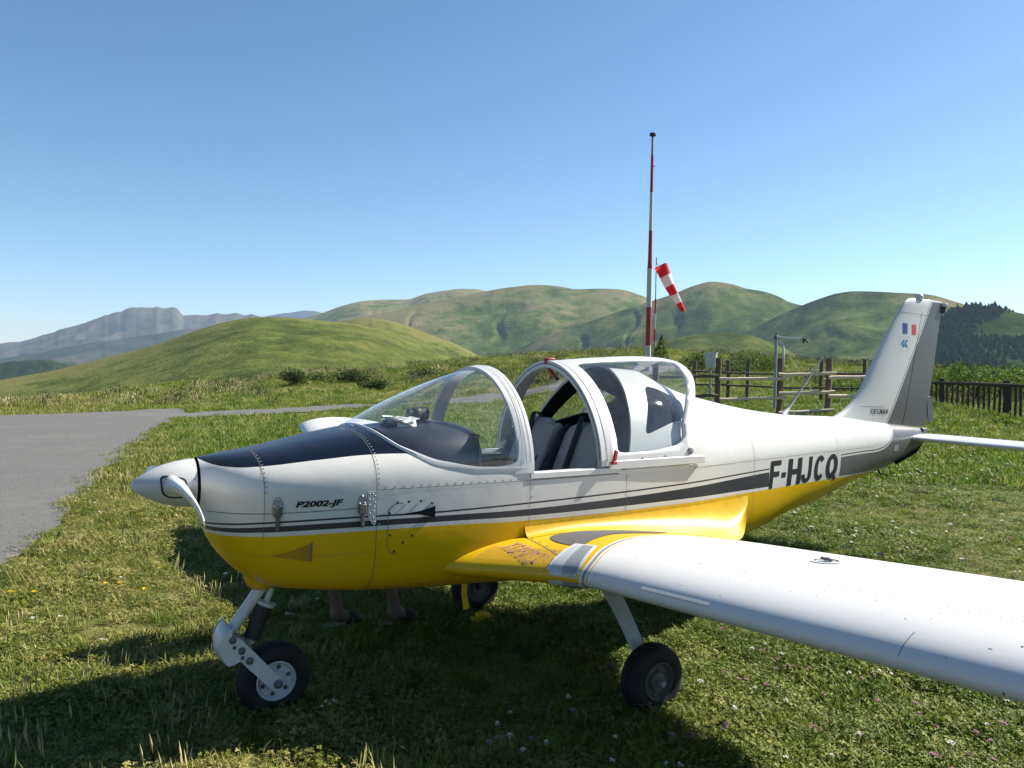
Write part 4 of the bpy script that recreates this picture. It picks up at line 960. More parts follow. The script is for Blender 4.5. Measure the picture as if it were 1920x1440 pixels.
def hill(name, ridge, dist, depth, base, relief, lam, mat, seed, na=260, nd=90, rough=0., back=.6, pw=1.25, crest=0., sharp=False, gul=1.):
    """ridge: image column / row of the crest seen from the aeroplane's parking spot, set at its own distance in metres; depth: how far the front slope runs towards us"""
    A = np.array([azel(*p)[0] for p in ridge]); T = np.array([azel(*p)[1] for p in ridge])
    tf = pchip(A, T); az = np.linspace(A[0], A[-1], na); te = np.array([tf(a) for a in az])
    if rough: te = te + (fbm(az*90, az*0+seed, 5, seed)-.5)*rough
    dc = dist(az) if callable(dist) else np.full(na, dist); zc = CAM[2]+dc*te
    s = np.concatenate([np.linspace(-back, 0, 14)[:-1], np.linspace(0, 1, nd)**1.15]); P = []; DR = []
    for k in s:
        D = dc-k*depth; x = CAM[0]+D*np.sin(az); y = CAM[1]+D*np.cos(az)
        f = 1-abs(k)**pw if k >= 0 else 1-(abs(k)/back)**1.5
        wx_ = x+lam*.5*(fbm(x/lam, y/lam, 2, seed+7)-.5); wy_ = y+lam*.5*(fbm(x/lam, y/lam, 2, seed+8)-.5)
        v1_ = vnoise(wx_/lam, wy_/(lam*1.2), seed); v2_ = fbm(wx_/(lam*.42), wy_/(lam*.5), 2, seed+2); v3_ = fbm(x/(lam*.1), y/(lam*.1), 3, seed+3)
        if sharp: v1_ = 1-np.abs(2*fbm(wx_/lam, wy_/lam, 4, seed)-1)*1.6
        gl_ = fbm(az*dist_ref(dc)/(lam*.36)+.8*(v2_-.5), D/(lam*1.5), 3, seed+21); gu_ = np.exp(-((2*gl_-1)/.11)**2)*np.clip((v1_<2)*(.9-v2_*.7), 0, 1)
        nse = -relief*.11*gul*gu_*(0 if sharp else 1)-relief*(.62*(1-v1_)+.30*(1-v2_)+.05*(1-v3_))
        DR.append(v1_*.5+v2_*.35+v3_*.15-.22*gu_*gul+.16*np.clip(1-abs(k)*9, 0, 1))
        m = min(1., (abs(k)*2.2)**.8+crest) if k >= 0 else 0
        z = base+(zc-base)*f + nse*m*(1 if k < .8 else (1-k)/.2)
        P.append(np.stack([x, y, z], -1).tolist())
    nr_, nc_ = len(P), na; me = bpy.data.meshes.new(name)
    me.from_pydata([q_ for r_ in P for q_ in r_], [], [(i*nc_+j, (i+1)*nc_+j, (i+1)*nc_+j+1, i*nc_+j+1) for i in range(nr_-1) for j in range(nc_-1)])
    me.materials.append(mat); me.polygons.foreach_set('use_smooth', [True]*len(me.polygons))
    a_ = me.attributes.new('dry', 'FLOAT', 'POINT'); a_.data.foreach_set('value', np.concatenate(DR).astype(np.float32))
    bm = bmesh.new(); bm.from_mesh(me); bmesh.ops.recalc_face_normals(bm, faces=bm.faces); bm.to_mesh(me); bm.free()
    o = bpy.data.objects.new(name, me); COL.objects.link(o); o['kind'] = 'structure'; return P, o
def dist_ref(dc): return float(np.mean(dc))
MH = hill_mat('hill_grass', (.064, .098, .018), (.098, .128, .028), (.24, .20, .095), spots=.55, dry=.75)
MG = hill_mat('green_hill_grass', (.088, .118, .022), (.120, .140, .030), (.23, .20, .080), scale=1.7, spots=.55, dry=.45)
MF = hill_mat('mountain_heath', (.036, .050, .026), (.050, .058, .036), (.10, .085, .06), rock=(.11, .105, .10), scale=.6, spots=.3)
MW = hill_mat('forest_hill_grass', (.040, .075, .018), (.075, .110, .030), (.13, .12, .05), scale=2., spots=.6)
hill('far_mountain', [(-330,690),(-150,668),(0,645),(60,632),(130,612),(180,597),(200,590),(228,580),(238,576),(300,574),(322,575),(332,578),(345,588),(372,590),(400,587),(440,586),(470,586),(490,591),(540,600),(600,612)], 6200, 2300, -90, 180, 620, MF, 11, na=420, nd=150, rough=.0042, pw=1.1, crest=.12, sharp=True)
hill('far_mountain', [(400,640),(470,612),(500,593),(520,589),(560,584),(585,583),(610,588),(680,600),(760,620)], 7600, 1500, -90, 200, 700, MF, 21, rough=.002)
hill('foothill', [(-330,690),(-120,690),(0,672),(100,655),(180,640),(250,630),(330,617),(420,608),(520,602),(620,615),(720,640)], 4200, 1700, -90, 200, 520, MF, 31, rough=.0015, pw=1.15, crest=.1)
hill('wooded_foothill', [(-330,690),(-100,690),(0,682),(40,676),(90,674),(130,684),(190,700),(260,720)], 1900, 500, -80, 40, 200, hill_mat('dark_wood_floor', (.018, .030, .012), (.026, .040, .014), (.05, .06, .02), scale=3), 41, rough=.002)
hill('green_hill', [(-420,800),(-200,755),(-60,727),(0,713),(60,702),(130,688),(200,670),(260,655),(310,640),(370,619),(430,602),(465,596),(490,594),(540,596),(600,601),(660,607),(720,622),(790,650),(850,672),(930,700),(1010,730)], lambda az: np.full(az.shape, 820.), 620, -45, 34, 200, MG, 51, na=320, nd=130, pw=1.35, gul=.15)
hill('green_hill_shoulder', [(560,640),(610,612),(650,601),(680,597),(700,597),(740,603),(775,615),(820,632),(860,648),(900,668),(960,700),(1040,740)], 1050, 420, -45, 26, 170, MG, 52, rough=.0015, pw=1.3, gul=.5)
hill('back_ridge', [(480,640),(560,600),(600,588),(640,574),(685,564),(720,562),(765,561),(800,550),(840,544),(870,541),(895,542),(920,550),(980,570),(1060,600)], 3000, 1000, -60, 100, 420, MH, 61, rough=.0008)
hill('main_hill', [(520,650),(600,612),(650,600),(700,590),(760,578),(810,567),(860,556),(905,547),(960,538),(1010,534),(1050,537),(1080,542),(1130,541),(1165,543),(1200,553),(1230,566),(1280,590),(1340,620),(1400,660)], 2150, 1150, -60, 230, 400, MH, 71, na=340, nd=140, pw=1.15)
hill('main_hill_spur', [(900,690),(960,660),(1020,632),(1080,612),(1130,594),(1180,577),(1230,562),(1270,548),(1300,536),(1335,528),(1370,532),(1400,541),(1430,546),(1460,556),(1480,566),(1510,574),(1550,585),(1600,605),(1680,640)], 1750, 1000, -60, 200, 360, MH, 81, na=340, nd=140, pw=1.15)
hill('east_hill', [(1200,700),(1280,672),(1360,640),(1420,612),(1460,592),(1500,574),(1540,559),(1570,550),(1600,546),(1650,547),(1690,549),(1740,552),(1790,565),(1850,585),(1950,620),(2080,680)], 1500, 850, -60, 165, 320, MH, 91, na=320, nd=130, pw=1.15)
hill('near_knoll', [(1080,720),(1130,690),(1200,655),(1250,638),(1300,628),(1350,624),(1400,628),(1440,640),(1490,664),(1540,700)], 900, 300, -45, 26, 110, MG, 95, na=140, nd=60)
PW, _ = hill('forest_hill', [(1560,760),(1640,690),(1700,640),(1760,596),(1800,577),(1835,573),(1870,578),(1920,589),(1980,600),(2080,612),(2300,624),(2700,650),(3300,690)], 980, 480, -45, 40, 200, MW, 97, na=340, nd=90, rough=.0015, pw=1.2)

# conifer wood on the right hand hill: one mass of far trees
def conifer(mb, x, y, z, h, r):
    tiers = 4; a0 = random.random()*6
    for t in range(tiers):
        zb = z+h*(.08+.21*t); zt = z+h*min(1., .42+.21*t); rr = r*(1-.22*t); k = 6
        R1 = [(x+math.cos(a0+t+6.283*i/k)*rr*random.uniform(.65, 1.15), y+math.sin(a0+t+6.283*i/k)*rr*random.uniform(.65, 1.15), zb-random.random()*h*.05) for i in range(k)]
        mb.add(R1+[(x, y, zt)], [(i, (i+1) % k, k) for i in range(k)])
b = MB(); PWa = np.array(PW); nr, ncol = PWa.shape[:2]; cnt = 0
while cnt < 9500:
    i = rng.integers(8, nr-30); j = rng.integers(62, ncol-3); x, y, z = PWa[i, j]
    if fbm(np.array([x/95]), np.array([y/95]), 3, 44)[0] < .385+.06*(j < 70): continue
    x += rng.normal()*4; y += rng.normal()*4; h = rng.uniform(3, 6.5); conifer(b, x, y, z-.8, h, h*rng.uniform(.42, .75)); cnt += 1
q = N('conifer_foliage'); p = world_pos(q); q.l(q.ramp(q.noise(p, .12, 3), [(.3, (.014, .030, .012)), (.7, (.038, .062, .022))]), q.b.inputs['Base Color']); q.b.inputs['Roughness'].default_value = 1; q.b.inputs['Specular IOR Level'].default_value = 0; MC = q.m
cw = b.build('conifer_wood', MC, None, smooth=False); cw['kind'] = 'stuff'

# ------------------------------------------------------------------ bushes
def leaf_mat(name, c1, c2, c3):
    q = N(name); p = world_pos(q); n = q.noise(p, 3, 4, .7)
    c = q.ramp(n, [(.3, c1), (.5, c2), (.7, c3)]); q.l(c, q.b.inputs['Base Color']); q.b.inputs['Roughness'].default_value = .7; q.b.inputs['Specular IOR Level'].default_value = .2
    tl = q.n('ShaderNodeBsdfTranslucent'); q.l(c, tl.inputs[0]); mx = q.n('ShaderNodeMixShader'); mx.inputs[0].default_value = .35; q.l(q.b.outputs[0], mx.inputs[1]); q.l(tl.outputs[0], mx.inputs[2]); q.l(mx.outputs[0], q.o.inputs[0]); return q.m
ML = [leaf_mat('gorse_leaves', (.012, .026, .006), (.030, .055, .012), (.055, .085, .020)), leaf_mat('fern_leaves', (.030, .062, .008), (.065, .115, .014), (.12, .16, .03))]
def bush(name, x, y, sx, sy, h, n, mat, label, cat='bush', leaf=.05, group=None, cone=False):
    z = gz1(x, y)-.05; root = thing(name, label, cat, (x, y, z), group)
    b = MB(); lobes = [(rng.normal()*sx*.42, rng.normal()*sy*.42, h*rng.uniform(.25, .62), rng.uniform(.32, .6)) for _ in range(9)]
    for _ in range(n):
        if cone:
            t = rng.random()**1.4; a = rng.random()*6.283; r = (1-t)*sx*(.4+.6*rng.random()**.5); c = Vector((r*math.cos(a), r*math.sin(a), .1*h+t*h*.9))
        else:
            lx, ly, lz, lr = lobes[rng.integers(9)]; v = Vector(rng.normal(size=3)).normalized()*(rng.random()**.35)
            c = Vector((lx+v.x*sx*lr, ly+v.y*sy*lr, max(.02, lz+v.z*h*lr*.75)))
        u = Vector(rng.normal(size=3)).normalized(); w_ = u.cross(Vector(rng.normal(size=3))).normalized(); L = leaf*rng.uniform(.6, 1.5)
        b.add([c-u*L, c+w_*L*.42, c+u*L*1.1, c-w_*L*.42], [(0, 1, 2, 3)])
    b.v = [(p[0]+x, p[1]+y, p[2]+z) for p in b.v]
    b.build('foliage', mat, root, smooth=False)
    s = MB()
    for k in range(5):
        a = k*1.3; s.tube([(x+.03*math.cos(a), y+.03*math.sin(a), z-.02), (x+sx*.2*math.cos(a), y+sy*.2*math.sin(a), z+h*.35), (x+sx*.35*math.cos(a), y+sy*.35*math.sin(a), z+h*.6)], [.02, .014, .006], 5)
    s.build('stem', M['dkwood'], root); return root
for px, d, sx, h, n, m, lab in (
 (545, 39.0, .95, 1.0, 1500, 0, 'dark green gorse bush on the bank, left of two others'),
 (655, 40.0, 1.35, .95, 2000, 0, 'wide dark gorse bush on the bank in the middle'),
 (700, 36.5, .8, .65, 1000, 0, 'small low dark bush at the foot of the bank'),
 (795, 40.0, 1.0, .6, 900, 0, 'low dark bush on the bank beyond the windscreen'),
 (1355, 36.0, 1.7, 1.15, 2200, 0, 'dark heathery bush behind the rain gauge and log fence'),
 (1420, 38.0, 1.5, .95, 1500, 1, 'bright green bush on the mound right of the rain gauge'),
 (1590, 30.0, 1.1, .55, 900, 1, 'low bright green bush behind the log fence near the fin'),
 (1775, 31.0, 1.1, 1.55, 1700, 1, 'tall light green shrub behind the picket fence beside the fin'),
 (1830, 29.0, 1.2, 1.15, 1400, 1, 'rounded yellow green shrub behind the middle of the picket fence'),
 (1885, 31.0, 1.3, 1.30, 1500, 1, 'green shrub behind the thick right post of the picket fence'),
 (1950, 30.0, 1.3, 1.25, 1300, 1, 'green shrub behind the picket fence at the picture edge'),
 (1700, 30.0, 1.2, .9, 1000, 1, 'green shrub hidden partly by the tail fin')):
    x, y = pol(px, d); bush('bush', x, y, sx, sx*.9, h, n, ML[m], lab, leaf=.055, group='bushes on the bank')
x, y = pol(1239, 40); bush('young_conifer', x, y, .55, .55, 1.5, 1100, ML[1], 'small pointed green shrub at the foot of the striped mast', 'shrub', .05, cone=True)

# ------------------------------------------------------------------ fences, mast, instruments
def log(mb, a, c, r0, r1=None, seg=9, wob=.006):
    r1 = r1 or r0; a = Vector(a); c = Vector(c); n = 6
    mb.tube([a.lerp(c, i/n)+Vector((rng.normal()*wob, rng.normal()*wob, rng.normal()*wob)) for i in range(n+1)], [r0+(r1-r0)*i/n for i in range(n+1)], seg)
def at(px, py, d):
    """point in an image column and row at a ground distance in metres"""
    v = ray(px, py); t = d/math.hypot(v[0], v[1]); return Vector(CAM+v*t)
DF = 21.5
fx, fy = pol(1460, DF); fence = thing('log_fence', 'weathered post and rail log fence with pale round rails beyond the fuselage', 'fence', (fx, fy, gz1(fx, fy)))
for px, ptop, d in ((1230, 668, 21.2), (1348, 671, DF), (1464, 672, DF), (1555, 672, DF+.3), (1652, 674, DF+1.0)):
    p = at(px, ptop, d); b = MB(); log(b, (p.x, p.y, gz1(p.x, p.y)-.1), p, .082); b.build('post', M['post'], fence)
for x0, y0, x1, y1, d0, d1 in ((1237, 706, 1347, 705, 21.0, DF-.15), (1237, 743, 1347, 742, 21.0, DF-.15), (1349, 711.5, 1475, 710, DF-.15, DF-.15), (1349, 749.5, 1475, 746, DF-.15, DF-.15), (1460, 702.5, 1567, 700.5, DF-.15, DF+.1), (1460, 738, 1566, 735, DF-.15, DF+.1), (1460, 774, 1564, 769, DF-.15, DF+.1), (1554, 708, 1660, 706, DF+.1, DF+.8), (1554, 743, 1660, 741, DF+.1, DF+.8)):
    b = MB(); log(b, at(x0, y0, d0), at(x1, y1, d1), .046, .043); b.build('rail', M['post'] if x0 < 1300 else M['rail'], fence)  # left bay: the darker wood carries the shade on those rails
DB = 26.5
fx, fy = pol(1400, DB); fence2 = thing('log_fence', 'darker post and rail log fence further back, behind the rain gauge', 'fence', (fx, fy, gz1(fx, fy)))
for px, ptop in ((1303, 677), (1366, 676), (1403, 676), (1541, 674), (1622, 673)):
    p = at(px, ptop, DB); b = MB(); log(b, (p.x, p.y, gz1(p.x, p.y)-.1), p, .062); b.build('post', M['post'], fence2)
for x0, y0, x1, y1 in ((1296, 696, 1345, 696), (1296, 721, 1345, 721), (1345, 699, 1480, 702), (1345, 721, 1480, 727), (1468, 699, 1630, 702), (1468, 727, 1630, 728)):
    b = MB(); log(b, at(x0, y0, DB-.1), at(x1, y1, DB-.1), .035); b.build('rail', M['post'], fence2)
fx, fy = pol(1830, 25); pf = thing('picket_fence', 'dark wooden picket fence with one top rail at the right edge of the meadow', 'fence', (fx, fy, gz1(fx, fy)))
def pfd(px): return 27.5-(min(px, 2020)-1740)/180*5.5-max(0, px-2020)*.012
for px, pt in ((1767, 709), (1888, 713.5), (2010, 719), (2135, 724), (2240, 728)):
    p = at(px, pt, pfd(px)); b = MB(); log(b, (p.x, p.y, gz1(p.x, p.y)-.1), p, .075); b.build('post', M['dkwood'], pf)
b = MB(); log(b, at(1742, 716.5, pfd(1742)), at(2240, 734, pfd(2240)), .045, .045); b.build('rail', M['dkwood'], pf)
for px in list(np.arange(1747, 2238, 9.9)):
    if min(abs(px-1767), abs(px-1888)) < 5: continue
    t = at(px, 717+(px-1742)*.035+1, pfd(px)); g = gz1(t.x, t.y); b = MB(); log(b, (t.x, t.y, g-.05), (t.x, t.y, t.z), .034, .034, 7, .004); b.build('picket', M['dkwood'], pf)

# striped mast
mx, my = pol(1214, 36); mz = gz1(mx, my); mast = thing('radio_mast', 'tall tapering red and white striped mast with a small dark cap', 'mast', (mx, my, mz))
rows = [(255, .075), (292, .085), (361, .10), (433, .115), (490, .135), (504, .165), (576, .17), (648, .18), (700, .18)]
lean = 4.5/413
def mp(py): 
    p = at(1214, py, 36); return Vector((mx, my, 0)) + Vector((RT[0], RT[1], 0))*(.0*(p.z-mz)) + Vector((0, 0, p.z))
cols = ['grey', 'red', 'white', 'red', 'red', 'white', 'red', 'white']
mats = {'red': M['red'], 'white': M['offwhite'], 'grey': M['metal']}
for k in range(8):
    p0, p1 = mp(rows[k][0]), mp(rows[k+1][0])
    if k == 7: p1 = Vector((mx, my, mz-.2))
    r0, r1 = rows[k][1]*.72, rows[k+1][1]*.72; b = MB(); b.tube([p0, p1], [r0, r1], 16); b.build('mast_section', mats[cols[k]], mast, angle=50)
pt = mp(255); b = MB(); b.lathe(pt, (0, 0, 1), [(.05, -.10), (.06, -.02), (.15, .0), (.155, .09), (.12, .13), (.001, .14)], 18); b.build('mast_cap', M['black'], mast)
b = MB(); b.lathe(mp(310), (1, 0, 0), [(.001, .05), (.05, .05), (.05, .14), (.001, .14)], 10); b.build('mast_bracket', M['red'], mast)
# windsock
wx, wy = pol(1226, 40); wz = gz1(wx, wy); wsck = thing('windsock', 'red and white windsock hanging half limp from a thin pole behind the striped mast', 'windsock', (wx, wy, wz))
def wp(py): return Vector((wx, wy, at(1226, py, 40).z))
for y0, y1, m, r in ((483, 560, 'galv', .028), (560, 588, 'red', .045), (588, 617, 'offwhite', .045), (617, 640, 'red', .05)):
    b = MB(); b.tube([wp(y0), wp(y1)], r, 10); b.build('pole_section', M[m], wsck)
b = MB(); b.tube([wp(640), Vector((wx, wy, wz-.1))], .05, 10); b.build('pole_section', M['galv'], wsck)
c0 = at(1239, 499, 39.7); c1 = at(1281.5, 583, 39.7); ax = (c1-c0); seg = 5
def sock(t, a, off=0.):
    c = c0.lerp(c1, t); u = ax.normalized(); e1 = u.cross(Vector(FW)).normalized(); e2 = u.cross(e1); r = .39-.26*t; sq = .55+.2*t
    r *= 1+.05*math.sin(3*a+9*t); return c + e1*math.cos(a)*r*.86 + e2*math.sin(a)*r*.8 + Vector((0, 0, -.10*math.sin(math.pi*t)))
q = N('sock_cloth_red'); 
def cloth(name, col):
    q = N(name); q.b.inputs['Base Color'].default_value = (*col, 1); q.b.inputs['Roughness'].default_value = .8; p = world_pos(q); c = q.mix(q.rng(q.noise(p, 6, 4), .3, .7), tuple(x*.8 for x in col), col); q.l(c, q.b.inputs['Base Color'])
    tl = q.n('ShaderNodeBsdfTranslucent'); q.l(c, tl.inputs[0]); mx = q.n('ShaderNodeMixShader'); mx.inputs[0].default_value = .45; q.l(q.b.outputs[0], mx.inputs[1]); q.l(tl.outputs[0], mx.inputs[2]); q.l(mx.outputs[0], q.o.inputs[0]); return q.m
CR = cloth('sock_red', (.62, .025, .04)); CW_ = cloth('sock_white', (.75, .74, .74))
for k in range(5):
    b = MB(); b.grid([[sock(t, 2*math.pi*j/28) for j in range(28)] for t in lin(k/5, (k+1)/5, 6)], closed_j=True); b.build('sock_band', CR if k % 2 == 0 else CW_, wsck, angle=180)
b = MB(); b.tube([sock(0, 2*math.pi*j/28) for j in range(29)], .02, 6, cap=False); b.tube([wp(497), sock(0, 2.6)], .015, 6); b.tube([wp(492), sock(0, 2.0)], .012, 6); b.tube([wp(506), sock(0, 3.6)], .015, 6); b.build('sock_ring', M['red'], wsck)
# rain gauge
c = at(1333, 661, 23.5); rg = thing('rain_gauge', 'pale grey tapered rain gauge bucket on a thin stand inside the log fence', 'rain gauge', (c.x, c.y, gz1(c.x, c.y)))
b = MB(); b.lathe(c, (0, 0, -1), [(.17, .03), (.195, .03), (.20, .0), (.195, 0), (.185, .08), (.16, .30), (.13, .44), (.10, .47), (.001, .47)], 24); b.build('bucket', plain('gauge_grey', (.42, .44, .45), .5), rg)
b = MB(); g = gz1(c.x, c.y); b.tube([(c.x, c.y, c.z-.46), (c.x, c.y, g)], .03, 10)
for a in (0, 2.1, 4.2): b.tube([(c.x, c.y, c.z-.9), (c.x+.35*math.cos(a), c.y+.35*math.sin(a), g)], .012, 6)
b.build('stand', M['galv'], rg)
# instrument pole with arm
c = at(1455.5, 632, 23.0); ip = thing('sensor_pole', 'grey instrument pole with a white side arm and guy wire behind the log fence', 'instrument pole', (c.x, c.y, gz1(c.x, c.y)))
b = MB(); b.tube([(c.x, c.y, c.z+.02), (c.x, c.y, gz1(c.x, c.y)-.1)], .042, 12); b.build('pole', M['galv'], ip)
b = MB(); b.lathe((c.x, c.y, c.z), (0, 0, 1), [(.06, -.06), (.06, .03), (.03, .05), (.02, .12), (.001, .13)], 12); b.build('pole_cap', M['darkmetal'], ip)
b = MB(); b.tube([at(1457, 632.5, 22.9), at(1508, 636.5, 22.6)], .035, 10); b.build('arm', M['white'], ip)
b = MB(); b.tube([at(1504, 635, 22.6), at(1512, 637, 22.55), at(1514, 641, 22.5)], .03, 8); b.tube([at(1507, 638, 22.6), at(1507, 643, 22.6)], .03, 8); b.build('sensor_head', M['black'], ip)
b = MB(); b.tube([at(1466.5, 643, 22.6), at(1468.5, 650, 22.6), at(1469, 665, 22.6), at(1469.5, 678, 22.6), at(1469, 690, 22.6)], [.015, .028, .035, .022, .012], 10); b.build('hanging_tube', M['white'], ip)
b = MB(); e = at(1545, 768, 22.0); b.tube([at(1461, 637, 22.9), e], .0026, 6); b.build('guy_wire', M['galv'], ip)

# ------------------------------------------------------------------ person crouching on the far side
per = thing('person', 'person crouching behind the cowling, only bare shins and sandals showing below the belly', 'person', (1.35, .95, 0))
V = {}; Ed = []; Rr = {}
def vt(k, p, r): V[k] = p; Rr[k] = r
vt('pel', (1.06, .96, .62), .135); vt('sp1', (1.10, .96, .78), .135); vt('ch', (1.19, .96, .95), .15); vt('nk', (1.25, .96, 1.06), .062); vt('hd0', (1.28, .96, 1.115), .075); vt('hd1', (1.31, .96, 1.18), .095); vt('hd2', (1.31, .96, 1.225), .06)
Ed += [('pel', 'sp1'), ('sp1', 'ch'), ('ch', 'nk'), ('nk', 'hd0'), ('hd0', 'hd1'), ('hd1', 'hd2')]
for s, kx, ky, ax_, ay_ in (('R', 1.315, 1.04, 1.335, 1.03), ('L', 1.665, .91, 1.685, .90)):
    hy = .96+(.09 if s == 'R' else -.09)
    vt('hip'+s, (1.09, hy, .60), .10); vt('th'+s, ((1.09+kx)/2, (hy+ky)/2, .58), .085); vt('kn'+s, (kx-.01, ky, .52), .062); vt('cf'+s, (kx-.025, ky, .36), .058); vt('sh'+s, (ax_-.01, ay_, .18), .040); vt('an'+s, (ax_, ay_, .085), .040); vt('hl'+s, (ax_-.035, ay_, .05), .034); vt('ft'+s, (ax_+.08, ay_, .055), .036); vt('to'+s, (ax_+.18, ay_-.005, .035), .028)
    Ed += [('pel', 'hip'+s), ('hip'+s, 'th'+s), ('th'+s, 'kn'+s), ('kn'+s, 'cf'+s), ('cf'+s, 'sh'+s), ('sh'+s, 'an'+s), ('an'+s, 'hl'+s), ('an'+s, 'ft'+s), ('ft'+s, 'to'+s)]
    sy_ = 1 if s == 'R' else -1
    vt('shd'+s, (1.20, .96+sy_*.17, .99), .06); vt('el'+s, (1.30, .96+sy_*.22, .78), .042); vt('wr'+s, (1.46, .96+sy_*.12, .66), .028); vt('pm'+s, (1.51, .96+sy_*.10, .63), .030)
    Ed += [('ch', 'shd'+s), ('shd'+s, 'el'+s), ('el'+s, 'wr'+s), ('wr'+s, 'pm'+s)]
    for f, (dy, L) in enumerate(((-.028, .062), (-.010, .072), (.010, .068), (.027, .054))):
        vt('f%d%s' % (f, s), (1.545, .96+sy_*.10+dy, .615), .0095); vt('g%d%s' % (f, s), (1.545+L*.55, .96+sy_*.10+dy*1.1, .598), .0085); vt('h%d%s' % (f, s), (1.545+L*.8, .96+sy_*.10+dy*1.1, .575), .0075)
        Ed += [('pm'+s, 'f%d%s' % (f, s)), ('f%d%s' % (f, s), 'g%d%s' % (f, s)), ('g%d%s' % (f, s), 'h%d%s' % (f, s))]
    vt('t0'+s, (1.50, .96+sy_*.10-sy_*.045, .615), .0105); vt('t1'+s, (1.53, .96+sy_*.10-sy_*.058, .60), .009); Ed += [('pm'+s, 't0'+s), ('t0'+s, 't1'+s)]
keys = list(V); me = bpy.data.meshes.new('body'); me.from_pydata([V[k] for k in keys], [(keys.index(a), keys.index(c)) for a, c in Ed], [])
q = N('skin_and_clothes'); se = q.n('ShaderNodeSeparateXYZ'); p = world_pos(q); q.l(p, se.inputs[0]); c = q.mix(0., (.12, .072, .052), (.12, .072, .052))
shirt = and_(q, gt(q, se.outputs[2], .66), and_(q, lt(q, se.outputs[2], 1.06), lt(q, se.outputs[0], 1.38))); c = q.mix(shirt, c, (.06, .10, .18)); c = q.mix(and_(q, and_(q, gt(q, se.outputs[2], .47), lt(q, se.outputs[2], .67)), lt(q, se.outputs[0], 1.45)), c, (.10, .09, .07)); q.l(c, q.b.inputs['Base Color']); q.b.inputs['Roughness'].default_value = .6
bo = finish('body', me, per, smooth=False); me.materials.append(q.m)
sk_ = bo.modifiers.new('skin', 'SKIN'); sk_.use_smooth_shade = True
for i, k in enumerate(keys): me.skin_vertices[0].data[i].radius = (Rr[k], Rr[k]); me.skin_vertices[0].data[i].use_root = (k == 'pel')
sb = bo.modifiers.new('sub', 'SUBSURF'); sb.levels = 1; sb.render_levels = 2
b = MB(); b.grid([[(1.295+.105*math.cos(a)*math.cos(e), .96+.10*math.sin(a)*math.cos(e), 1.20+.075*math.sin(e)) for a in lin(.9, 5.4, 18)] for e in lin(-.5, 1.5, 9)]); b.build('hair', plain('brown_hair', (.04, .025, .015), .6), per)
for ax_, ay_ in ((1.335, 1.03), (1.685, .90)):
    b = MB(); o = rounded([(ax_-.085, ay_-.042), (ax_+.10, ay_-.05), (ax_+.215, ay_-.03), (ax_+.215, ay_+.03), (ax_+.10, ay_+.05), (ax_-.085, ay_+.042)], .04); panel(b, o, [], .06, .06, lambda x, y: (x, y, .012)); sn = b.build('sandal', M['darkmetal'], per, smooth=False, solid=.02)
    b = MB()
    b.grid([[(ax_+xx, ay_+.047*math.cos(t), .015+zz*math.sin(t)) for t in lin(0, math.pi, 13)] for xx, zz in ((.075, .082), (.10, .076), (.135, .068))])
    b.build('sandal_strap', M['strap'], sn, solid=.004)

# ------------------------------------------------------------------ grass and flowers (instanced stuff)
def grass_mat():
    q = N('grass_blades'); g = q.n('ShaderNodeNewGeometry'); p = g.outputs['Position']; oi = q.n('ShaderNodeObjectInfo')
    c = field_colour(q, p); r = oi.outputs['Random']
    c2 = q.ramp(r, [(0., (.030, .065, .008)), (.35, (.085, .145, .018)), (.62, (.16, .185, .035)), (.80, (.27, .24, .095)), (1., (.42, .35, .19))])
    c = q.mix(.50, c, c2)
    se = q.n('ShaderNodeSeparateXYZ'); q.l(p, se.inputs[0])
    wet = q.rng(se.outputs[0], 1.0, 3.6, 0, .5); c = q.mix(wet, c, q.ramp(r, [(0., (.026, .070, .006)), (.6, (.080, .165, .014)), (1., (.18, .22, .04))]))
    c = q.mix(1., c, c); hv = q.n('ShaderNodeHueSaturation'); hv.inputs['Saturation'].default_value = 1.08; hv.inputs['Value'].default_value = 1.18; q.l(c, hv.inputs['Color']); c = hv.outputs[0]; q.l(c, q.b.inputs['Base Color']); q.b.inputs['Roughness'].default_value = .55; q.b.inputs['Specular IOR Level'].default_value = .25
    tl = q.n('ShaderNodeBsdfTranslucent'); q.l(c, tl.inputs[0]); mx = q.n('ShaderNodeMixShader'); mx.inputs[0].default_value = .34; q.l(q.b.outputs[0], mx.inputs[1]); q.l(tl.outputs[0], mx.inputs[2]); q.l(mx.outputs[0], q.o.inputs[0]); return q.m
GM = grass_mat()
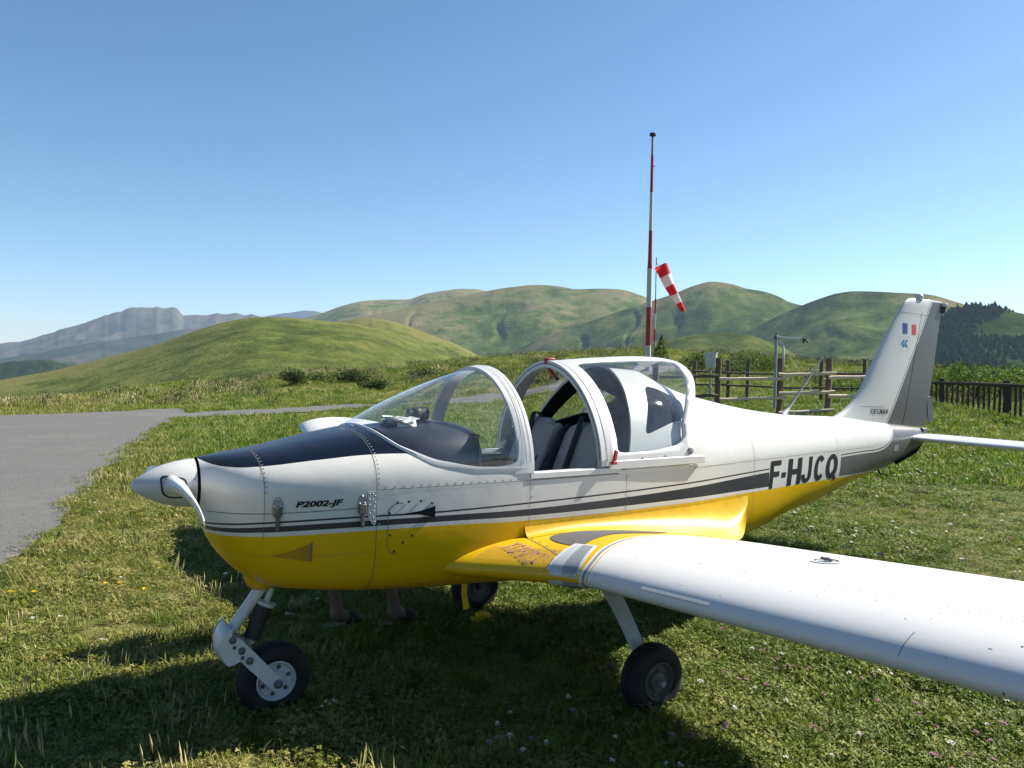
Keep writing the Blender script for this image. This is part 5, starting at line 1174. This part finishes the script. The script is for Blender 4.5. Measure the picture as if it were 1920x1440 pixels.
def clump(n, r, hmin, hmax, wdt, lean=.6, seg=3, mat=None, heads=False, name='grass_clump'):
    b = MB()
    for _ in range(n):
        a = rng.random()*6.283; q_ = r*rng.random()**.5; x, y = q_*math.cos(a), q_*math.sin(a); h = rng.uniform(hmin, hmax); d = rng.random()*6.283; L = h*lean*rng.uniform(.2, 1.2); wv = wdt*rng.uniform(.6, 1.3); px_, py_ = -math.sin(d)*wv/2, math.cos(d)*wv/2; vs = []
        for k in range(seg):
            t = k/seg; off = L*t**1.8; tw = 1-.55*t; vs += [(x+math.cos(d)*off-px_*tw, y+math.sin(d)*off-py_*tw, h*t*(1-.25*t)), (x+math.cos(d)*off+px_*tw, y+math.sin(d)*off+py_*tw, h*t*(1-.25*t))]
        vs.append((x+math.cos(d)*L, y+math.sin(d)*L, h*.78)); fs = [(2*k, 2*k+1, 2*k+3, 2*k+2) for k in range(seg-1)] + [(2*seg-2, 2*seg-1, 2*seg)]; b.add(vs, fs)
        if heads:
            tp = Vector(vs[-1]); b.add([tp+Vector((0, 0, .03)), tp+Vector((wdt*1.6, 0, -.01)), tp+Vector((0, wdt*1.6, -.02)), tp+Vector((-wdt*1.6, 0, -.01)), tp+Vector((0, 0, -.05))], [(0, 1, 2), (0, 2, 3), (0, 3, 1), (4, 2, 1), (4, 3, 2), (4, 1, 3)])
    me = bpy.data.meshes.new(name); me.from_pydata(b.v, [], b.f); me.materials.append(mat or GM)
    return bpy.data.objects.new(name, me)
def scatter(name, pts, rots, scales, protos, kind='stuff'):
    col = bpy.data.collections.new(name+'_kinds')
    for o in protos: col.objects.link(o)
    me = bpy.data.meshes.new(name); me.from_pydata(pts, [], []); o = bpy.data.objects.new(name, me); COL.objects.link(o); o['kind'] = kind
    for an, ty, dat in (('rot', 'FLOAT_VECTOR', rots), ('scl', 'FLOAT', scales)):
        at_ = me.attributes.new(an, ty, 'POINT'); at_.data.foreach_set('vector' if ty == 'FLOAT_VECTOR' else 'value', np.asarray(dat, np.float32).ravel())
    ng = bpy.data.node_groups.new(name+'_nodes', 'GeometryNodeTree'); ng.interface.new_socket('Geometry', in_out='INPUT', socket_type='NodeSocketGeometry'); ng.interface.new_socket('Geometry', in_out='OUTPUT', socket_type='NodeSocketGeometry')
    n = ng.nodes; i = n.new('NodeGroupInput'); ou = n.new('NodeGroupOutput'); ip_ = n.new('GeometryNodeInstanceOnPoints'); ci = n.new('GeometryNodeCollectionInfo'); ci.inputs[0].default_value = col; ci.inputs['Separate Children'].default_value = True; ci.inputs['Reset Children'].default_value = True
    ra = n.new('GeometryNodeInputNamedAttribute'); ra.data_type = 'FLOAT_VECTOR'; ra.inputs[0].default_value = 'rot'; sa = n.new('GeometryNodeInputNamedAttribute'); sa.data_type = 'FLOAT'; sa.inputs[0].default_value = 'scl'
    e2r = n.new('FunctionNodeEulerToRotation'); L = ng.links.new; L(i.outputs[0], ip_.inputs['Points']); L(ci.outputs[0], ip_.inputs['Instance']); ip_.inputs['Pick Instance'].default_value = True
    L(ra.outputs[0], e2r.inputs[0]); L(e2r.outputs[0], ip_.inputs['Rotation']); L(sa.outputs[0], ip_.inputs['Scale']); L(ip_.outputs[0], ou.inputs[0])
    md = o.modifiers.new('scatter', 'NODES'); md.node_group = ng; return o
APp = np.array(ap)
def in_apron(x, y):
    c = np.zeros(x.shape, bool); j = len(APp)-1
    for i in range(len(APp)):
        x1, y1 = APp[i]; x2, y2 = APp[j]; j = i
        k = ((y1 > y) != (y2 > y)); c ^= k & (x < (x2-x1)*(y-y1)/((y2-y1) if y2 != y1 else 1e-9)+x1)
    return c
def field(n, d0, d1, pw, half=1.1):
    """points spread over the meadow, thinning with distance"""
    u = rng.random(n); e = 2-pw; d = (d0**e+u*(d1**e-d0**e))**(1/e) if abs(e) > 1e-3 else d0*(d1/d0)**u
    a = YAW+rng.uniform(-half, half, n); x = CAM[0]+d*np.sin(a); y = CAM[1]+d*np.cos(a); k = ~in_apron(x, y); return x[k], y[k], d[k]
def put(name, x, y, scale, protos, tilt=.12, dz=0.):
    z = gz(x, y)+dz; n = len(x); r = np.stack([rng.normal(size=n)*tilt, rng.normal(size=n)*tilt, rng.random(n)*6.283], -1)
    return scatter(name, np.stack([x, y, z], -1).tolist(), r, scale, protos)
def leafy(n, r, h, sz):
    """low clover: three rounded leaflets on each stalk"""
    b = MB()
    for _ in range(n):
        a = rng.random()*6.283; q_ = r*rng.random()**.5; c = Vector((q_*math.cos(a), q_*math.sin(a), h*rng.uniform(.4, 1.))); s_ = sz*rng.uniform(.6, 1.3); a0 = rng.random()*6.28; tl = Vector((rng.normal()*.35, rng.normal()*.35, 1)).normalized()
        for k in range(3):
            d = Vector((math.cos(a0+k*2.1), math.sin(a0+k*2.1), 0)); d = (d-tl*d.dot(tl)).normalized(); e = tl.cross(d); b.add([c, c+d*s_*.6+e*s_*.45+tl*s_*.15, c+d*s_*1.05, c+d*s_*.6-e*s_*.45+tl*s_*.15], [(0, 1, 2, 3)])
    me = bpy.data.meshes.new('clover_clump'); me.from_pydata(b.v, [], b.f); me.materials.append(GM); return bpy.data.objects.new('clover_clump', me)
lawn = [clump(40, .085, .015, .05, .0055, .9) for _ in range(4)] + [clump(26, .07, .03, .085, .0050, .7) for _ in range(2)] + [leafy(46, .09, .045, .0095) for _ in range(3)]
x, y, d = field(49000, 1.7, 13, 1.35); k = fbm(x*1.7, y*1.7, 4, 201) > .17+.14*(x < 1.6); x, y, d = x[k], y[k], d[k]; put('grass', x, y, (.70+.6*rng.random(len(x)))*(1+np.clip(d-5, 0, 9)*.05)*(.35+1.25*fbm(x*1.1, y*1.1, 4, 77)**1.3), lawn)
tuft = [clump(50, .09, .04, .105, .0058, .8) for _ in range(3)]
x, y, d = field(3562, 2.2, 16, 1.3); k = (fbm(x*.9, y*.9, 3, 123) > .55) & (x < 2.2); put('grass_tufts', x[k], y[k], .7+.8*rng.random(k.sum()), tuft)
far = [clump(34, .20, .05, .13, .013, .5, 2) for _ in range(4)]
x, y, d = field(43000, 11, 60, 1.25, 1.05); put('meadow_grass', x, y, (.7+.7*rng.random(len(x)))*(1+np.clip(d-20, 0, 40)*.02), far)
# dry tall stems on the bank and along the front edge
q = N('dry_stems'); oi = q.n('ShaderNodeObjectInfo'); q.l(q.ramp(oi.outputs['Random'], [(0, (.16, .14, .06)), (.5, (.30, .25, .12)), (.55, (.10, .12, .03)), (1, (.08, .11, .025))]), q.b.inputs['Base Color']); q.b.inputs['Roughness'].default_value = .8; SM = q.m
tall = [clump(13, .22, .14, .34, .010, .35, 2, SM, True, 'dry_clump') for _ in range(3)]
x, y, d = field(9000, 31, 62, .6, 1.05); k = fbm(x*.25, y*.25, 3, 66) > .55; put('dry_grass', x[k], y[k], .8+.8*rng.random(k.sum()), tall)
near = [clump(5, .10, .10, .20, .0028, .45, 3, SM, True, 'seed_stems') for _ in range(4)]
x, y, d = field(1507, 1.9, 16, 1.3); k = (fbm(x*.6, y*.6, 3, 31) > .52) & (x < 1.2); put('seed_grass', x[k], y[k], .7+.6*rng.random(k.sum()), near)
# clover and daisies
def head(name, r, col, h, flat=.8, petals=22, mat=None):
    b = MB(); b.tube([(0, 0, 0), (.004, 0, h*.6), (0, 0, h)], .0012, 4, 1)
    for _ in range(petals):
        v = Vector(rng.normal(size=3)).normalized(); v.z = abs(v.z)*flat; u = v.cross(Vector((.2, .3, 1))).normalized(); c = Vector((0, 0, h))
        b.add([c, c+v*r*.7+u*r*.32, c+v*r*1.1, c+v*r*.7-u*r*.32], [(0, 1, 2, 3)], 0)
    me = bpy.data.meshes.new(name); me.from_pydata(b.v, [], b.f); me.materials.append(mat); me.materials.append(GM); me.polygons.foreach_set('material_index', b.m); return bpy.data.objects.new(name, me)
WF = cloth('white_petals', (.72, .70, .66)); PK = cloth('pink_petals', (.42, .24, .31)); YF = cloth('yellow_petals', (.70, .52, .02))
x, y, d = field(2603, 1.9, 16, 1.2); k = (x > .8) & (fbm(x*.5, y*.5, 2, 12) > .42); put('clover_flowers', x[k], y[k], .8+.5*rng.random(k.sum()), [head('clover_head', .014, None, .075, mat=m) for m in (WF, PK, PK)])
x, y, d = field(4932, 5, 32, .9); k = (fbm(x*.4, y*.4, 3, 15) > .52) & ((x > 2.6) | (rng.random(len(x)) < .16)); put('white_meadow_flowers', x[k], y[k], .8+.7*rng.random(k.sum()), [head('white_head', .014, None, .09, .6, mat=WF) for _ in range(2)])
x, y = pol(60, 6.1); xs_ = x+rng.normal(size=16)*.40; ys_ = y+rng.normal(size=16)*.12; x2, y2 = pol(1830, 19.5); xs_ = np.concatenate([xs_, x2+rng.normal(size=60)*1.6]); ys_ = np.concatenate([ys_, y2+rng.normal(size=60)*.8]); k = ~in_apron(xs_, ys_)
put('yellow_meadow_flowers', xs_[k], ys_[k], 1+.5*rng.random(k.sum()), [head('yellow_head', .016, None, .11, .5, mat=YF)])
wx_, wy_ = [], []
for (xa, ya), (xb, yb_) in zip(APRON[1:6], APRON[2:7]):
    n_ = int(60*math.hypot(xb-xa, yb_-ya)**.8); t_ = rng.random(n_); wx_ += list(xa+(xb-xa)*t_+rng.normal(size=n_)*.13+.02); wy_ += list(ya+(yb_-ya)*t_+rng.normal(size=n_)*.1)
wx_, wy_ = np.array(wx_), np.array(wy_); kk = fbm(wx_*1.1, wy_*1.1, 3, 90) > .44
put('edge_weeds', wx_[kk], wy_[kk], 1.+1.1*rng.random(kk.sum()), lawn)
# one yarrow stem in the sun near the shadow's edge
yx, yy_ = .80, -.40; ya = thing('yarrow_plant', 'single white flowering yarrow stem standing up in the dark shadow near the nose wheel', 'flower', (yx, yy_, 0)); z0 = gz1(yx, yy_)
b = MB(); tips = [(-.035, .0, .150), (-.012, .01, .165), (.018, -.005, .170), (.032, .0, .158), (.0, -.01, .160)]
b.tube([(yx+.03, yy_, z0), (yx+.015, yy_, z0+.07), (yx, yy_, z0+.12)], .0022, 5)
for t in tips: b.tube([(yx+.008, yy_, z0+.09), (yx+t[0], yy_+t[1], z0+t[2])], .0014, 4)
for k in range(10): a = k*1.9; zz = z0+.02+.008*k; b.add([(yx+.02, yy_, zz), (yx+.02+.025*math.cos(a), yy_+.025*math.sin(a), zz+.015), (yx+.02+.02*math.cos(a+.3), yy_+.02*math.sin(a+.3), zz+.005)], [(0, 1, 2)])
b.build('stem', GM, ya, smooth=False)
for t in tips:
    b = MB()
    for _ in range(16): v = Vector(rng.normal(size=3)).normalized(); v.z = abs(v.z)*.6; u = v.cross(Vector((.2, .3, 1))).normalized(); c = Vector((yx+t[0], yy_+t[1], z0+t[2])); b.add([c, c+v*.008+u*.004, c+v*.013, c+v*.008-u*.004], [(0, 1, 2, 3)])
    b.build('flower_head', WF, ya, smooth=False)

# ------------------------------------------------------------------ haze
HZ = True
if HZ:
    b = MB(); b.box((0, 0, 230), (18000, 18000, 660)); hz = b.build('haze', None, None, smooth=False) if False else None
    me = bpy.data.meshes.new('haze'); me.from_pydata(b.v, [], b.f); hz = bpy.data.objects.new('haze', me); COL.objects.link(hz); hz['kind'] = 'stuff'
    q = N('thin_air'); q.t.nodes.remove(q.b); v = q.n('ShaderNodeVolumePrincipled'); v.inputs['Color'].default_value = (.50, .70, 1, 1); v.inputs['Density'].default_value = 6e-5; v.inputs['Anisotropy'].default_value = .2; q.l(v.outputs[0], q.o.inputs['Volume']); me.materials.append(q.m)
